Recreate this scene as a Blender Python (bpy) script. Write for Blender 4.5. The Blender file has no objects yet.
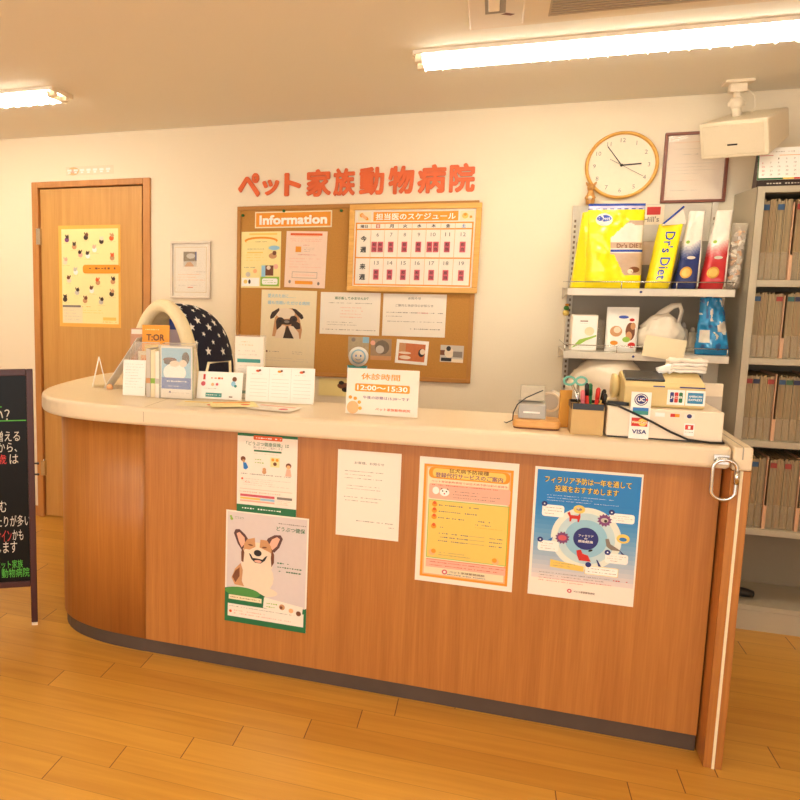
import bpy, bmesh, math, random
from mathutils import Vector, Matrix, Euler, noise as mnoise
C = bpy.context.scene.collection
SC = bpy.context.scene
R = math.radians

# ------------------------------------------------------------------ camera
cam_d = bpy.data.cameras.new('camera'); cam = bpy.data.objects.new('camera', cam_d); C.objects.link(cam)
cam_d.sensor_width = 36.0; cam_d.lens = 35.57
cam_d.shift_x = 0.25; cam_d.shift_y = -0.01875; cam_d.clip_start = 0.02
_r = Vector((0.93846141, 0.34532368, 0.00646088)); _u = Vector((-0.05135888, 0.12102712, 0.99131968)); _f = Vector((-0.34154422, 0.93064708, -0.13131471))
cam.matrix_world = Matrix(((_r.x, _u.x, -_f.x, 0), (_r.y, _u.y, -_f.y, 0), (_r.z, _u.z, -_f.z, 1.417), (0, 0, 0, 1)))
SC.camera = cam
# ------------------------------------------------------------------ light
SC.view_settings.view_transform = 'Standard'; SC.view_settings.look = 'None'
SC.view_settings.gamma = 1.0; SC.view_settings.use_curve_mapping = False
SC.view_settings.exposure = 0.66
TUBE = 17.5            # strength of the fluorescent tubes
TUBE_COL = (1.0, 0.925, 0.77)
w = bpy.data.worlds.new('world'); SC.world = w; w.use_nodes = True
w.node_tree.nodes['Background'].inputs[0].default_value = (1.0, 0.95, 0.88, 1)
w.node_tree.nodes['Background'].inputs[1].default_value = 0.55
# added soft fill light, unseen behind the camera at the room's open end
al = bpy.data.lights.new('front_fill', 'AREA'); al.shape = 'RECTANGLE'; al.size = 5.6; al.size_y = 1.9
al.energy = 40; al.color = (1.0, 0.95, 0.89)
alo = bpy.data.objects.new('front_fill', al); C.objects.link(alo); alo.location = (-0.6, -1.85, 1.1); alo.rotation_euler = (R(90), 0, 0)
try:
    SC.cycles.use_denoising = True
    SC.cycles.max_bounces = 8; SC.cycles.diffuse_bounces = 5; SC.cycles.transparent_max_bounces = 16
except Exception: pass

# ------------------------------------------------------------------ materials
def lin(c):
    c = c / 255.0
    return c / 12.92 if c <= 0.04045 else ((c + 0.055) / 1.055) ** 2.4
def L3(c): return (lin(c[0]), lin(c[1]), lin(c[2]), 1)
MATS = {}
def mat(name, col=None, rough=0.55, metal=0.0, alpha=1.0, emit=0.0, bump=0.0, bscale=60, var=0.04, spec=0.5, trans=0.0, coat=0.0):
    if name in MATS: return MATS[name]
    m = bpy.data.materials.new(name); m.use_nodes = True; MATS[name] = m
    nt = m.node_tree; b = nt.nodes['Principled BSDF']
    b.inputs['Roughness'].default_value = rough; b.inputs['Metallic'].default_value = metal
    b.inputs['Alpha'].default_value = alpha; b.inputs['Specular IOR Level'].default_value = spec
    b.inputs['Transmission Weight'].default_value = trans; b.inputs['Coat Weight'].default_value = coat
    c = L3(col); b.inputs['Base Color'].default_value = c
    tc = nt.nodes.new('ShaderNodeTexCoord'); n = nt.nodes.new('ShaderNodeTexNoise')
    n.inputs['Scale'].default_value = bscale; n.inputs['Detail'].default_value = 3
    nt.links.new(tc.outputs['Object'], n.inputs['Vector'])
    if var > 0:
        mx = nt.nodes.new('ShaderNodeMix'); mx.data_type = 'RGBA'
        mx.inputs['A'].default_value = tuple(x * (1 - var) for x in c[:3]) + (1,)
        mx.inputs['B'].default_value = tuple(min(1, x * (1 + var)) for x in c[:3]) + (1,)
        nt.links.new(n.outputs['Fac'], mx.inputs['Factor']); nt.links.new(mx.outputs['Result'], b.inputs['Base Color'])
    if bump > 0:
        bp = nt.nodes.new('ShaderNodeBump'); bp.inputs['Strength'].default_value = bump; bp.inputs['Distance'].default_value = 0.01
        nt.links.new(n.outputs['Fac'], bp.inputs['Height']); nt.links.new(bp.outputs['Normal'], b.inputs['Normal'])
    if emit > 0:
        b.inputs['Emission Color'].default_value = c; b.inputs['Emission Strength'].default_value = emit
    return m
def wood(name, c0, c1, scale=(40, 40, 1.2), rough=0.35, fine=6.0):
    m = bpy.data.materials.new(name); m.use_nodes = True; MATS[name] = m
    nt = m.node_tree; b = nt.nodes['Principled BSDF']; b.inputs['Roughness'].default_value = rough
    tc = nt.nodes.new('ShaderNodeTexCoord'); mp = nt.nodes.new('ShaderNodeMapping'); mp.inputs['Scale'].default_value = scale
    n = nt.nodes.new('ShaderNodeTexNoise'); n.inputs['Scale'].default_value = 1.0; n.inputs['Detail'].default_value = 5; n.inputs['Roughness'].default_value = 0.6
    n2 = nt.nodes.new('ShaderNodeTexNoise'); n2.inputs['Scale'].default_value = fine; n2.inputs['Detail'].default_value = 2
    ad = nt.nodes.new('ShaderNodeMath'); ad.operation = 'MULTIPLY_ADD'; ad.inputs[1].default_value = 0.45
    cr = nt.nodes.new('ShaderNodeValToRGB'); cr.color_ramp.elements[0].position = 0.5; cr.color_ramp.elements[1].position = 0.95
    cr.color_ramp.elements[0].color = L3(c0); cr.color_ramp.elements[1].color = L3(c1)
    nt.links.new(tc.outputs['Object'], mp.inputs['Vector']); nt.links.new(mp.outputs[0], n.inputs['Vector']); nt.links.new(mp.outputs[0], n2.inputs['Vector'])
    nt.links.new(n2.outputs['Fac'], ad.inputs[0]); nt.links.new(n.outputs['Fac'], ad.inputs[2]); nt.links.new(ad.outputs[0], cr.inputs[0])
    nt.links.new(cr.outputs[0], b.inputs['Base Color'])
    return m
def floor_mat():
    m = bpy.data.materials.new('plank_floor'); m.use_nodes = True
    nt = m.node_tree; b = nt.nodes['Principled BSDF']; N = nt.nodes.new; Lk = nt.links.new
    b.inputs['Roughness'].default_value = 0.33; b.inputs['Specular IOR Level'].default_value = 0.45
    tc = N('ShaderNodeTexCoord'); sx = N('ShaderNodeSeparateXYZ'); Lk(tc.outputs['Object'], sx.inputs[0])
    def M(op, a, bb=None, c=None):
        n = N('ShaderNodeMath'); n.operation = op
        for i, v in enumerate((a, bb, c)):
            if v is None: continue
            if isinstance(v, (int, float)): n.inputs[i].default_value = v
            else: Lk(v, n.inputs[i])
        return n.outputs[0]
    W_, L_ = 0.1165, 0.916
    ry = M('DIVIDE', M('SUBTRACT', sx.outputs[1], 2.044), W_)
    row = M('FLOOR', ry)
    wn = N('ShaderNodeTexWhiteNoise'); wn.noise_dimensions = '1D'; Lk(row, wn.inputs['W'])
    off = M('MULTIPLY_ADD', row, 0.152, M('MULTIPLY', wn.outputs['Value'], 0.06))
    rx = M('DIVIDE', M('SUBTRACT', M('ADD', sx.outputs[0], 0.84), off), L_)
    col = M('FLOOR', rx)
    def edge(v, wd):
        f = M('FRACT', v); d = M('MINIMUM', f, M('SUBTRACT', 1.0, f))
        return M('LESS_THAN', d, wd)
    line = M('MAXIMUM', M('MULTIPLY', edge(ry, 0.009), 0.45), edge(rx, 0.0016))
    wn2 = N('ShaderNodeTexWhiteNoise'); wn2.noise_dimensions = '2D'; cb = N('ShaderNodeCombineXYZ'); Lk(row, cb.inputs[0]); Lk(col, cb.inputs[1]); Lk(cb.outputs[0], wn2.inputs['Vector'])
    mp = N('ShaderNodeMapping'); mp.inputs['Scale'].default_value = (1.6, 26, 1); va = N('ShaderNodeVectorMath'); va.operation = 'ADD'
    vs = N('ShaderNodeVectorMath'); vs.operation = 'SCALE'; vs.inputs['Scale'].default_value = 7.0
    Lk(wn2.outputs['Color'], vs.inputs[0]); Lk(tc.outputs['Object'], va.inputs[0]); Lk(vs.outputs[0], va.inputs[1]); Lk(va.outputs[0], mp.inputs['Vector'])
    n = N('ShaderNodeTexNoise'); n.inputs['Scale'].default_value = 1.3; n.inputs['Detail'].default_value = 4; n.inputs['Distortion'].default_value = 0.4; Lk(mp.outputs[0], n.inputs['Vector'])
    f = M('ADD', M('MULTIPLY', n.outputs['Fac'], 0.75), M('MULTIPLY', wn2.outputs['Value'], 0.28))
    cr = N('ShaderNodeValToRGB'); cr.color_ramp.elements[0].position = 0.2; cr.color_ramp.elements[1].position = 0.85
    cr.color_ramp.elements[0].color = L3((190, 134, 50)); cr.color_ramp.elements[1].color = L3((222, 168, 74)); Lk(f, cr.inputs[0])
    mx = N('ShaderNodeMix'); mx.data_type = 'RGBA'; Lk(line, mx.inputs['Factor']); Lk(cr.outputs[0], mx.inputs['A']); mx.inputs['B'].default_value = L3((110, 66, 26))
    Lk(mx.outputs['Result'], b.inputs['Base Color'])
    return m
M_wall = mat('wall_paper', (244, 232, 208), 0.9, var=0.015, bump=0.06, bscale=220)
M_ceil = mat('ceiling_paper', (240, 237, 226), 0.95, var=0.015, bump=0.08, bscale=180)
M_door = wood('door_veneer', (198, 144, 72), (214, 162, 90), (26, 26, 1.0), 0.42)
M_doorf = wood('door_frame_veneer', (186, 124, 62), (206, 144, 78), (26, 26, 1.0), 0.42)
M_cwood = wood('counter_veneer', (166, 103, 44), (191, 126, 59), (30, 30, 1.0), 0.36)
M_ctop = mat('counter_laminate', (232, 213, 182), 0.33, var=0.02, bscale=90)
M_kick = mat('kick_rubber', (84, 68, 58), 0.5, var=0.25, bscale=7)
M_seam = mat('dark_gap', (150, 120, 90), 0.9)
M_gap = mat('black_gap', (12, 10, 8), 0.9)
M_white = mat('white_paper', (245, 236, 222), 0.6, var=0.01)
M_wh2 = mat('bright_white', (252, 250, 244), 0.5, var=0.01)
M_cream = mat('cream_paper', (240, 226, 190), 0.6, var=0.02)
M_or = mat('orange_print', (240, 156, 34), 0.55, var=0.02)
M_or2 = mat('deep_orange', (228, 96, 34), 0.5, var=0.03)
M_orl = mat('pale_orange', (246, 186, 130), 0.55, var=0.02)
M_yel = mat('yellow_print', (240, 206, 104), 0.55, var=0.02)
M_yell = mat('pale_yellow', (244, 228, 160), 0.55, var=0.02)
M_pink = mat('pink_print', (240, 182, 158), 0.55, var=0.02)
M_mag = mat('magenta_tag', (214, 92, 104), 0.5, var=0.03)
M_red = mat('red_print', (206, 44, 36), 0.5, var=0.03)
M_blk = mat('black_print', (34, 28, 26), 0.5, var=0.03)
M_gry = mat('grey_print', (140, 128, 118), 0.6, var=0.03)
M_lgry = mat('pale_grey', (205, 196, 184), 0.6, var=0.03)
M_mag2 = mat('purple_print', (128, 70, 120), 0.5, var=0.03)
M_nvy = mat('navy_print', (36, 46, 120), 0.5, var=0.03)
M_blu = mat('blue_print', (38, 122, 196), 0.45, var=0.03)
M_blul = mat('light_blue', (150, 200, 226), 0.5, var=0.03)
M_grn = mat('green_print', (28, 112, 66), 0.5, var=0.03)
M_grl = mat('lime_print', (150, 190, 70), 0.5, var=0.03)
M_tealp = mat('teal_print', (60, 150, 140), 0.5, var=0.03)
M_brn = mat('brown_print', (120, 70, 42), 0.6, var=0.1)
M_tan = mat('tan_fur_print', (206, 152, 104), 0.6, var=0.08)
M_fur = mat('light_fur_print', (238, 220, 196), 0.6, var=0.04)
M_cork = mat('cork', (192, 138, 66), 0.9, var=0.16, bscale=160, bump=0.25)
M_cfr = mat('cork_frame', (184, 128, 58), 0.6, var=0.05)
M_yfr = wood('pine_frame', (218, 160, 66), (236, 184, 92), (5, 50, 50), 0.4)
M_steel = mat('chrome', (210, 208, 204), 0.2, metal=1.0, var=0.02)
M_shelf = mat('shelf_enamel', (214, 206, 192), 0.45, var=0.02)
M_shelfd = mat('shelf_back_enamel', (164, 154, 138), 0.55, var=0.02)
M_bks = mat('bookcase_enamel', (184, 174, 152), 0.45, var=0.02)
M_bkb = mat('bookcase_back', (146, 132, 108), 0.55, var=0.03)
M_plas = mat('ivory_plastic', (228, 214, 188), 0.45, var=0.02)
M_plasw = mat('white_plastic', (240, 226, 202), 0.4, var=0.02)
M_blkp = mat('black_plastic', (26, 24, 24), 0.3, var=0.05)
def clear(name, col, fac, rough=0.05):
    m = bpy.data.materials.new(name); m.use_nodes = True; MATS[name] = m
    nt = m.node_tree; b = nt.nodes['Principled BSDF']; b.inputs['Base Color'].default_value = L3(col); b.inputs['Roughness'].default_value = rough
    b.inputs['Alpha'].default_value = fac
    b.inputs['Specular IOR Level'].default_value = 0.8
    return m
M_acr = clear('clear_acrylic', (250, 244, 232), 0.14)
M_acre = clear('acrylic_edge', (252, 248, 240), 0.6)
M_film = clear('clear_film', (225, 215, 200), 0.45, 0.12)
M_glass = clear('picture_glass', (250, 248, 240), 0.08, 0.03)

# ------------------------------------------------------------------ object helpers
def E(name, label, cat, loc=(0, 0, 0), rz=0.0, group=None, rx=0.0, ry=0.0):
    o = bpy.data.objects.new(name, None); C.objects.link(o); o.empty_display_size = 0.05
    o.location = loc; o.rotation_euler = (rx, ry, rz); o['label'] = label; o['category'] = cat
    if group: o['group'] = group
    return o
class MB:
    def __init__(s, m=None): s.v = []; s.f = []; s.m = []; s.mats = []; s.sm = []; s.cur = m
    def mi(s, m):
        m = m or s.cur
        if m not in s.mats: s.mats.append(m)
        return s.mats.index(m)
    def add(s, vs, fs, m=None, smooth=False, mx=None):
        b = len(s.v); i = s.mi(m)
        if mx is not None: vs = [mx @ Vector(v) for v in vs]
        s.v += [tuple(v) for v in vs]
        for f in fs: s.f.append([b + k for k in f]); s.m.append(i); s.sm.append(smooth)
        return s
    def box(s, x0, x1, y0, y1, z0, z1, m=None, mx=None):
        vs = [(x0, y0, z0), (x1, y0, z0), (x1, y1, z0), (x0, y1, z0), (x0, y0, z1), (x1, y0, z1), (x1, y1, z1), (x0, y1, z1)]
        return s.add(vs, [(0, 3, 2, 1), (4, 5, 6, 7), (0, 1, 5, 4), (1, 2, 6, 5), (2, 3, 7, 6), (3, 0, 4, 7)], m, False, mx)
    def prism(s, pts, z0, z1, m=None, mx=None, axis='z'):
        # pts counter-clockwise in the plane; axis z: (x,y), axis y: (x,z) extruded along y, axis x: (y,z) extruded along x
        n = len(pts)
        def P(p, h):
            return {'z': (p[0], p[1], h), 'y': (p[0], h, p[1]), 'x': (h, p[0], p[1])}[axis]
        vs = [P(p, z0) for p in pts] + [P(p, z1) for p in pts]
        fs = [tuple(range(n))[::-1], tuple(range(n, 2 * n))] + [(i, (i + 1) % n, n + (i + 1) % n, n + i) for i in range(n)]
        if axis == 'y': fs = [f[::-1] for f in fs]
        return s.add(vs, fs, m, False, mx)
    def tube(s, pts, r, m=None, n=10, closed=False, r2=None, cap=True):
        pts = [Vector(p) for p in pts]; k = len(pts); vs = []; fs = []
        prev = None
        for i, p in enumerate(pts):
            if closed: t = pts[(i + 1) % k] - pts[i - 1]
            else: t = pts[min(i + 1, k - 1)] - pts[max(i - 1, 0)]
            t.normalize()
            a = prev if prev is not None else (Vector((0, 0, 1)) if abs(t.z) < 0.9 else Vector((1, 0, 0)))
            a = (a - t * a.dot(t)).normalized(); b = t.cross(a); prev = a
            ra = r[i] if isinstance(r, (list, tuple)) else r
            rb = ra if r2 is None else r2
            for j in range(n):
                q = 2 * math.pi * j / n
                vs.append(p + a * math.cos(q) * ra + b * math.sin(q) * rb)
        for i in range(k if closed else k - 1):
            for j in range(n):
                a0 = i * n + j; a1 = i * n + (j + 1) % n; b0 = ((i + 1) % k) * n + j; b1 = ((i + 1) % k) * n + (j + 1) % n
                fs.append((a0, a1, b1, b0))
        if not closed and cap: fs += [tuple(range(n))[::-1], tuple(range((k - 1) * n, k * n))]
        return s.add(vs, fs, m, True)
    def lathe(s, prof, m=None, n=24, mx=None, smooth=True):
        vs = []; fs = []; k = len(prof)
        for r, z in prof:
            for j in range(n): a = 2 * math.pi * j / n; vs.append((r * math.cos(a), r * math.sin(a), z))
        for i in range(k - 1):
            for j in range(n): fs.append((i * n + j, i * n + (j + 1) % n, (i + 1) * n + (j + 1) % n, (i + 1) * n + j))
        fs += [tuple(range(n))[::-1], tuple(range((k - 1) * n, k * n))]
        return s.add(vs, fs, m, smooth, mx)
    def build(s, name, parent=None, label=None, cat=None, group=None, loc=None, rot=None, bevel=0.0, seg=2, kind=None):
        me = bpy.data.meshes.new(name); me.from_pydata(s.v, [], s.f)
        for m in s.mats: me.materials.append(m)
        me.polygons.foreach_set('material_index', s.m); me.polygons.foreach_set('use_smooth', s.sm); me.update()
        o = bpy.data.objects.new(name, me); C.objects.link(o)
        if parent: o.parent = parent
        if loc is not None: o.location = loc
        if rot is not None: o.rotation_euler = rot
        if label: o['label'] = label
        if cat: o['category'] = cat
        if group: o['group'] = group
        if kind: o['kind'] = kind
        if bevel > 0:
            md = o.modifiers.new('bevel', 'BEVEL'); md.width = bevel; md.segments = seg; md.limit_method = 'ANGLE'; md.angle_limit = R(35)
        return o
def boxo(name, x0, x1, y0, y1, z0, z1, m, **k): return MB(m).box(x0, x1, y0, y1, z0, z1).build(name, **k)
TXT = {}
def text_mesh(s, bold=0.0, ext=0.0, res=2):
    key = (s, bold, ext)
    if key in TXT: return TXT[key]
    c = bpy.data.curves.new('t', 'FONT'); c.body = s; c.size = 1; c.extrude = ext; c.resolution_u = res
    o = bpy.data.objects.new('t', c); C.objects.link(o)
    me = bpy.data.meshes.new_from_object(o.evaluated_get(bpy.context.evaluated_depsgraph_get()))
    vs = [tuple(v.co) for v in me.vertices]; fs = [tuple(p.vertices) for p in me.polygons]
    bpy.data.objects.remove(o); bpy.data.curves.remove(c); bpy.data.meshes.remove(me)
    if bold > 0:   # heavier weight: the glyph again, shifted all round
        v0, f0 = vs, fs; vs = list(v0); fs = list(f0); q = 8 if ext or bold > .05 else 4
        for i in range(q):
            a = 2 * math.pi * (i + .5) / q; b = len(vs)
            vs += [(x + bold * math.cos(a), y + bold * math.sin(a), (z - .004 * (i + 1)) if ext else float(i + 1)) for x, y, z in v0]; fs += [tuple(k + b for k in f) for f in f0]
    x0 = min(v[0] for v in vs); x1 = max(v[0] for v in vs); y0 = min(v[1] for v in vs); y1 = max(v[1] for v in vs)
    TXT[key] = (vs, fs, (x0, x1, y0, y1)); return TXT[key]
class Sheet(MB):
    """a printed sheet: thin board with marks on its front face (-y). u right, v down, 0..1"""
    def __init__(s, w, h, m, t=0.0008, warp=None):
        super().__init__(m); s.w = w; s.h = h; s.t = t; s.k = 0; s.step = 0.00004
        s.warp = warp
        s.box(-w / 2, w / 2, -t, 0, 0, h, m)
    def P(s, u, v, y=None):
        yy = -s.t - 0.0002 - s.k * s.step
        return ((u - 0.5) * s.w, yy, (1 - v) * s.h)
    def poly(s, pts, m):
        s.k += 1; vs = [s.P(*p) for p in pts]
        # face the viewer: counter-clockwise seen from -y
        a = sum(vs[i][0] * vs[(i + 1) % len(vs)][2] - vs[(i + 1) % len(vs)][0] * vs[i][2] for i in range(len(vs)))
        if a < 0: vs = vs[::-1]
        s.add(vs, [tuple(range(len(vs)))], m); return s
    def rect(s, u0, v0, u1, v1, m): return s.poly([(u0, v0), (u0, v1), (u1, v1), (u1, v0)], m)
    def rrect(s, u0, v0, u1, v1, m, r=0.02):
        pts = []; ru = r; rv = r * s.w / s.h
        for cu, cv, a0 in ((u1 - ru, v1 - rv, 0), (u0 + ru, v1 - rv, 90), (u0 + ru, v0 + rv, 180), (u1 - ru, v0 + rv, 270)):
            for a in (0, 30, 60, 90): q = R(a0 + a); pts.append((cu + ru * math.cos(q), cv + rv * math.sin(q)))
        return s.poly(pts, m)
    def frame(s, u0, v0, u1, v1, m, t=0.01):
        tv = t * s.w / s.h
        s.rect(u0, v0, u1, v0 + tv, m); s.k -= 1; s.rect(u0, v1 - tv, u1, v1, m); s.k -= 1
        s.rect(u0, v0 + tv, u0 + t, v1 - tv, m); s.k -= 1; s.rect(u1 - t, v0 + tv, u1, v1 - tv, m)
    def ell(s, cu, cv, ru, m, rv=None, n=20, rot=0):
        rv = rv if rv is not None else ru * s.w / s.h
        pts = []
        for i in range(n):
            a = 2 * math.pi * i / n; x = ru * math.cos(a) * s.w; y = rv * math.sin(a) * s.h
            c, d = math.cos(R(rot)), math.sin(R(rot)); pts.append((cu + (x * c - y * d) / s.w, cv + (x * d + y * c) / s.h))
        return s.poly(pts, m)
    def burst(s, cu, cv, ru, m, n=12, q=0.75):
        pts = [(cu + ru * (1 if i % 2 else q) * math.cos(math.pi * i / n), cv + ru * s.w / s.h * (1 if i % 2 else q) * math.sin(math.pi * i / n)) for i in range(2 * n)]
        return s.poly(pts, m)
    def text(s, st, u0, v0, u1, v1, m, bold=0.0, keep=False):
        s.k += 3; vs, fs, (a, b, c, d) = text_mesh(st, bold)
        sx = (u1 - u0) / max(b - a, 1e-6); sv = (v1 - v0) / max(d - c, 1e-6)
        y = -s.t - 0.0002 - s.k * s.step
        if keep:
            kk = min(sx * s.w, sv * s.h); cu = (u0 + u1) / 2; cv = (v0 + v1) / 2
            out = [((cu - 0.5) * s.w + (x - (a + b) / 2) * kk, y + q * 2e-5, (1 - cv) * s.h + (z - (c + d) / 2) * kk) for x, z, q in vs]
        else:
            out = [((u0 + (x - a) * sx - 0.5) * s.w, y + q * 2e-5, (1 - (v1 - (z - c) * sv)) * s.h) for x, z, q in vs]
        s.add(out, fs, m); return s
    def greek(s, u0, v0, u1, v1, rows, m, fill=0.42, ragged=True):
        """illegible small print: rows of short strokes"""
        s.k += 1; rnd = random.Random(int((u0 * 91 + v0 * 57 + rows) * 1000)); dv = (v1 - v0) / rows; ch = dv * fill
        cw = ch * s.h / s.w * 0.95
        vs = []; fs = []
        for r in range(rows):
            v = v0 + dv * (r + 0.5); u = u0; end = u1 - (rnd.random() ** 2 * 0.5 * (u1 - u0) if ragged else 0)
            while u < end:
                if rnd.random() < 0.86:
                    hh = ch * rnd.choice((0.3, 0.45, 0.5, 0.25)); wd = cw * rnd.uniform(0.45, 0.85)
                    b = len(vs); vs += [s.P(u, v + hh * 0.5), s.P(u + wd, v + hh * 0.5), s.P(u + wd, v - hh * 0.5), s.P(u, v - hh * 0.5)]; fs.append((b, b + 1, b + 2, b + 3))
                u += cw
        if vs: s.add(vs, fs, m)
        return s
def dist(o, label=None, cat=None, group=None):
    if label: o['label'] = label
    if cat: o['category'] = cat
    if group: o['group'] = group
    return o
def copy_tree(o, parent=None):
    c = o.copy(); C.objects.link(c)
    if parent: c.parent = parent
    for ch in list(o.children): copy_tree(ch, c)
    return c
def struct(o): o['kind'] = 'structure'; return o

W = 4.025   # back wall plane
CZ = 2.215  # ceiling height
# ------------------------------------------------------------------ room
struct(boxo('floor', -4.2, 2.3, -2.0, W + 0.1, -0.1, 0, floor_mat()))
struct(boxo('ceiling', -4.2, 2.3, -2.0, W + 0.1, CZ, CZ + 0.1, M_ceil))
DX0, DX1, DZ = -2.466, -1.809, 1.932
wb = MB(M_wall); wb.box(-4.2, DX0 - 0.03, W, W + 0.1, 0, CZ); wb.box(DX1 + 0.03, 2.3, W, W + 0.1, 0, CZ); wb.box(DX0 - 0.03, DX1 + 0.03, W, W + 0.1, DZ + 0.03, CZ)
struct(wb.build('wall_back'))
struct(boxo('wall_left', -4.3, -4.2, -2.0, W + 0.1, 0, CZ, M_wall))
struct(boxo('wall_right', 2.3, 2.4, -2.0, W + 0.1, 0, CZ, M_wall))
M_base = mat('skirting_wood', (190, 130, 70), 0.5)
bb = MB(M_base); bb.box(-4.2, -2.508, W - 0.008, W, 0, 0.06); struct(bb.build('baseboard_left'))
bb = MB(M_base); bb.box(-1.766, 0.28, W - 0.008, W, 0, 0.06); struct(bb.build('baseboard_back'))
# door
door = E('door_1', 'x', 'x', (0, 0, 0)); del door['label']; del door['category']; door['kind'] = 'structure'
f = MB(M_doorf); f.box(-2.506, DX0, W - 0.018, W + 0.09, 0, 1.965); f.box(DX1, -1.768, W - 0.018, W + 0.09, 0, 1.965); f.box(DX0, DX1, W - 0.018, W + 0.09, DZ, 1.965)
f.build('door_frame', door, bevel=0.003)
g = MB(M_gap); g.box(DX0, DX1, W + 0.045, W + 0.09, 0, DZ); g.build('door_rebate', door)
leaf = boxo('door_leaf', DX0 + 0.004, DX1 - 0.014, W + 0.004, W + 0.04, 0.006, DZ - 0.006, M_door, parent=door, bevel=0.002)
for z in (1.66, 0.30):
    h = MB(M_steel)
    h.tube([(DX0 - 0.002, W - 0.004, z - 0.05), (DX0 - 0.002, W - 0.004, z + 0.05)], 0.008)
    h.box(DX0 - 0.014, DX0 + 0.012, W - 0.0195, W + 0.0035, z - 0.045, z + 0.045); h.build('door_hinge', door)
# knob low on the door, behind the reception desk
k = MB(M_steel); k.lathe([(0.026, 0), (0.026, 0.006), (0.01, 0.012), (0.01, 0.035), (0.024, 0.045), (0.027, 0.06), (0.018, 0.07)], mx=Matrix.Translation((DX1 - 0.075, W + 0.004, 0.92)) @ Matrix.Rotation(R(90), 4, 'X'))
k.build('door_knob', leaf)

# ------------------------------------------------------------------ reception counter
def offset(pts, d):
    out = []
    for i, p in enumerate(pts):
        a = Vector(pts[max(i - 1, 0)]); b = Vector(pts[min(i + 1, len(pts) - 1)]); t = (b - a).normalized(); n = Vector((t.y, -t.x))
        out.append((p[0] - n.x * d, p[1] - n.y * d))
    return out
def smooth_pts(pts, it=2):
    for _ in range(it):
        q = [pts[0]]
        for a, b in zip(pts[:-1], pts[1:]):
            q += [(a[0] * .75 + b[0] * .25, a[1] * .75 + b[1] * .25), (a[0] * .25 + b[0] * .75, a[1] * .25 + b[1] * .75)]
        q.append(pts[-1]); pts = q
    return pts
# outer outline of the carcass, front right -> along the front -> round the left end -> back
curve_l = smooth_pts([(-1.14, 2.627), (-1.20, 2.627), (-1.40, 2.638), (-1.56, 2.70), (-1.655, 2.83), (-1.69, 3.0), (-1.70, 3.2), (-1.69, 3.42), (-1.62, 3.56), (-1.48, 3.62), (-1.2, 3.64)], 2)
counter = E('reception_counter', 'curved wooden reception counter with cream top and papers taped to its front', 'counter', (0, 0, 0))
body1 = [(0.650, 2.90), (-1.178, 2.90), (-1.178, 2.627), (0.650, 2.627)]
def ccw(p):
    a = sum(p[i][0] * p[(i + 1) % len(p)][1] - p[(i + 1) % len(p)][0] * p[i][1] for i in range(len(p)))
    return p if a > 0 else p[::-1]
cl = [p for p in curve_l if p[0] <= -1.18 or p[1] > 3]
cl = [(-1.18, 2.627)] + cl
endb = cl + [(-1.18, 3.64)]
MB(M_cwood).prism(ccw(body1), 0.055, 0.898).build('front_panel', counter)
o = MB(M_cwood).prism(ccw(endb), 0.055, 0.898).build('curved_panel', counter)
for p_ in o.data.polygons: p_.use_smooth = abs(p_.normal.z) < 0.5
k1 = offset([(0.65, 2.627), (-1.17, 2.627)], -0.008)
kb = [(0.650, 2.85), (0.650, 2.636), (-1.18, 2.636)] + [(p[0] * 0.995 - 0.0, p[1] + 0.006) for p in cl[1:]] + [(-1.18, 3.62), (-1.18, 2.85)]
o = MB(M_kick).prism(ccw(kb), 0.0, 0.055).build('kick_board', counter)
# top: two pieces of rounded laminate
tl_ = offset(curve_l, 0.078)
if tl_[0][1] > 2.627: tl_ = offset(curve_l, -0.078)
tl_ = [p for p in tl_ if p[0] < -1.16 or p[1] > 3]
tl_[-1] = (-1.16, tl_[-1][1])
top_all = [(0.6535, 2.935), (0.6535, 2.549), (-1.149, 2.549)] + tl_ + [(-1.16, 2.935)]
MB(M_ctop).prism(ccw(top_all), 0.898, 0.965).build('worktop', counter, bevel=0.015, seg=4)
MB(M_seam).box(-1.1508, -1.1495, 2.5485, 2.5495, 0.914, 0.950).box(-1.1508, -1.1495, 2.563, 2.93, 0.9645, 0.9652).build('worktop_seam', counter)
# lower desk behind the ledge
boxo('staff_desk', -1.18, 0.65, 2.90, 3.36, 0.70, 0.73, M_ctop, parent=counter)
# end panel at the right, standing proud of the front
ep = MB(M_cwood); ep.box(0.655, 0.703, 2.552, 3.36, 0.0, 0.897); ep.build('end_panel', counter, bevel=0.002)
cap = MB(M_ctop); cap.box(0.655, 0.703, 2.549, 2.935, 0.898, 0.965); cap.build('end_panel_cap', counter, bevel=0.006, seg=3)
boxo('edge_strip', 0.676, 0.683, 2.5495, 2.553, 0.0, 0.897, M_cream, parent=counter)
boxo('cap_groove', 0.6765, 0.6795, 2.5483, 2.934, 0.93, 0.9653, M_shelfd, parent=counter)
# snap hook hanging from a plate on the counter edge
hk = E('snap_hook', 'oval chrome snap hook hanging from a small plate at the right counter edge', 'hook', (0.632, 2.547, 0.925))
MB(M_steel).box(-0.024, 0.014, -0.003, 0.0, -0.012, 0.016).build('hook_plate', hk, bevel=0.001)
MB(M_steel).tube([(-0.004 + 0.010 * math.cos(a), -0.008 - 0.010 * math.sin(a) , 0.002) for a in [2 * math.pi * i / 16 for i in range(16)]], 0.0028, closed=True).build('eye_ring', hk)
ov = []
for i in range(36):
    a = 2 * math.pi * i / 36; x = 0.030 * math.cos(a); z = 0.026 * math.sin(a) + (0.031 if math.sin(a) >= 0 else -0.031)
    ov.append((x * 0.98 + 0.002, -0.015, z - 0.052))
orr = MB(M_steel).tube(ov, 0.0052, closed=True).build('oval_ring', hk)
MB(M_steel).tube([(0.0315, -0.015, -0.024), (0.0315, -0.015, -0.062)], 0.0072).build('screw_sleeve', orr)

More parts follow.
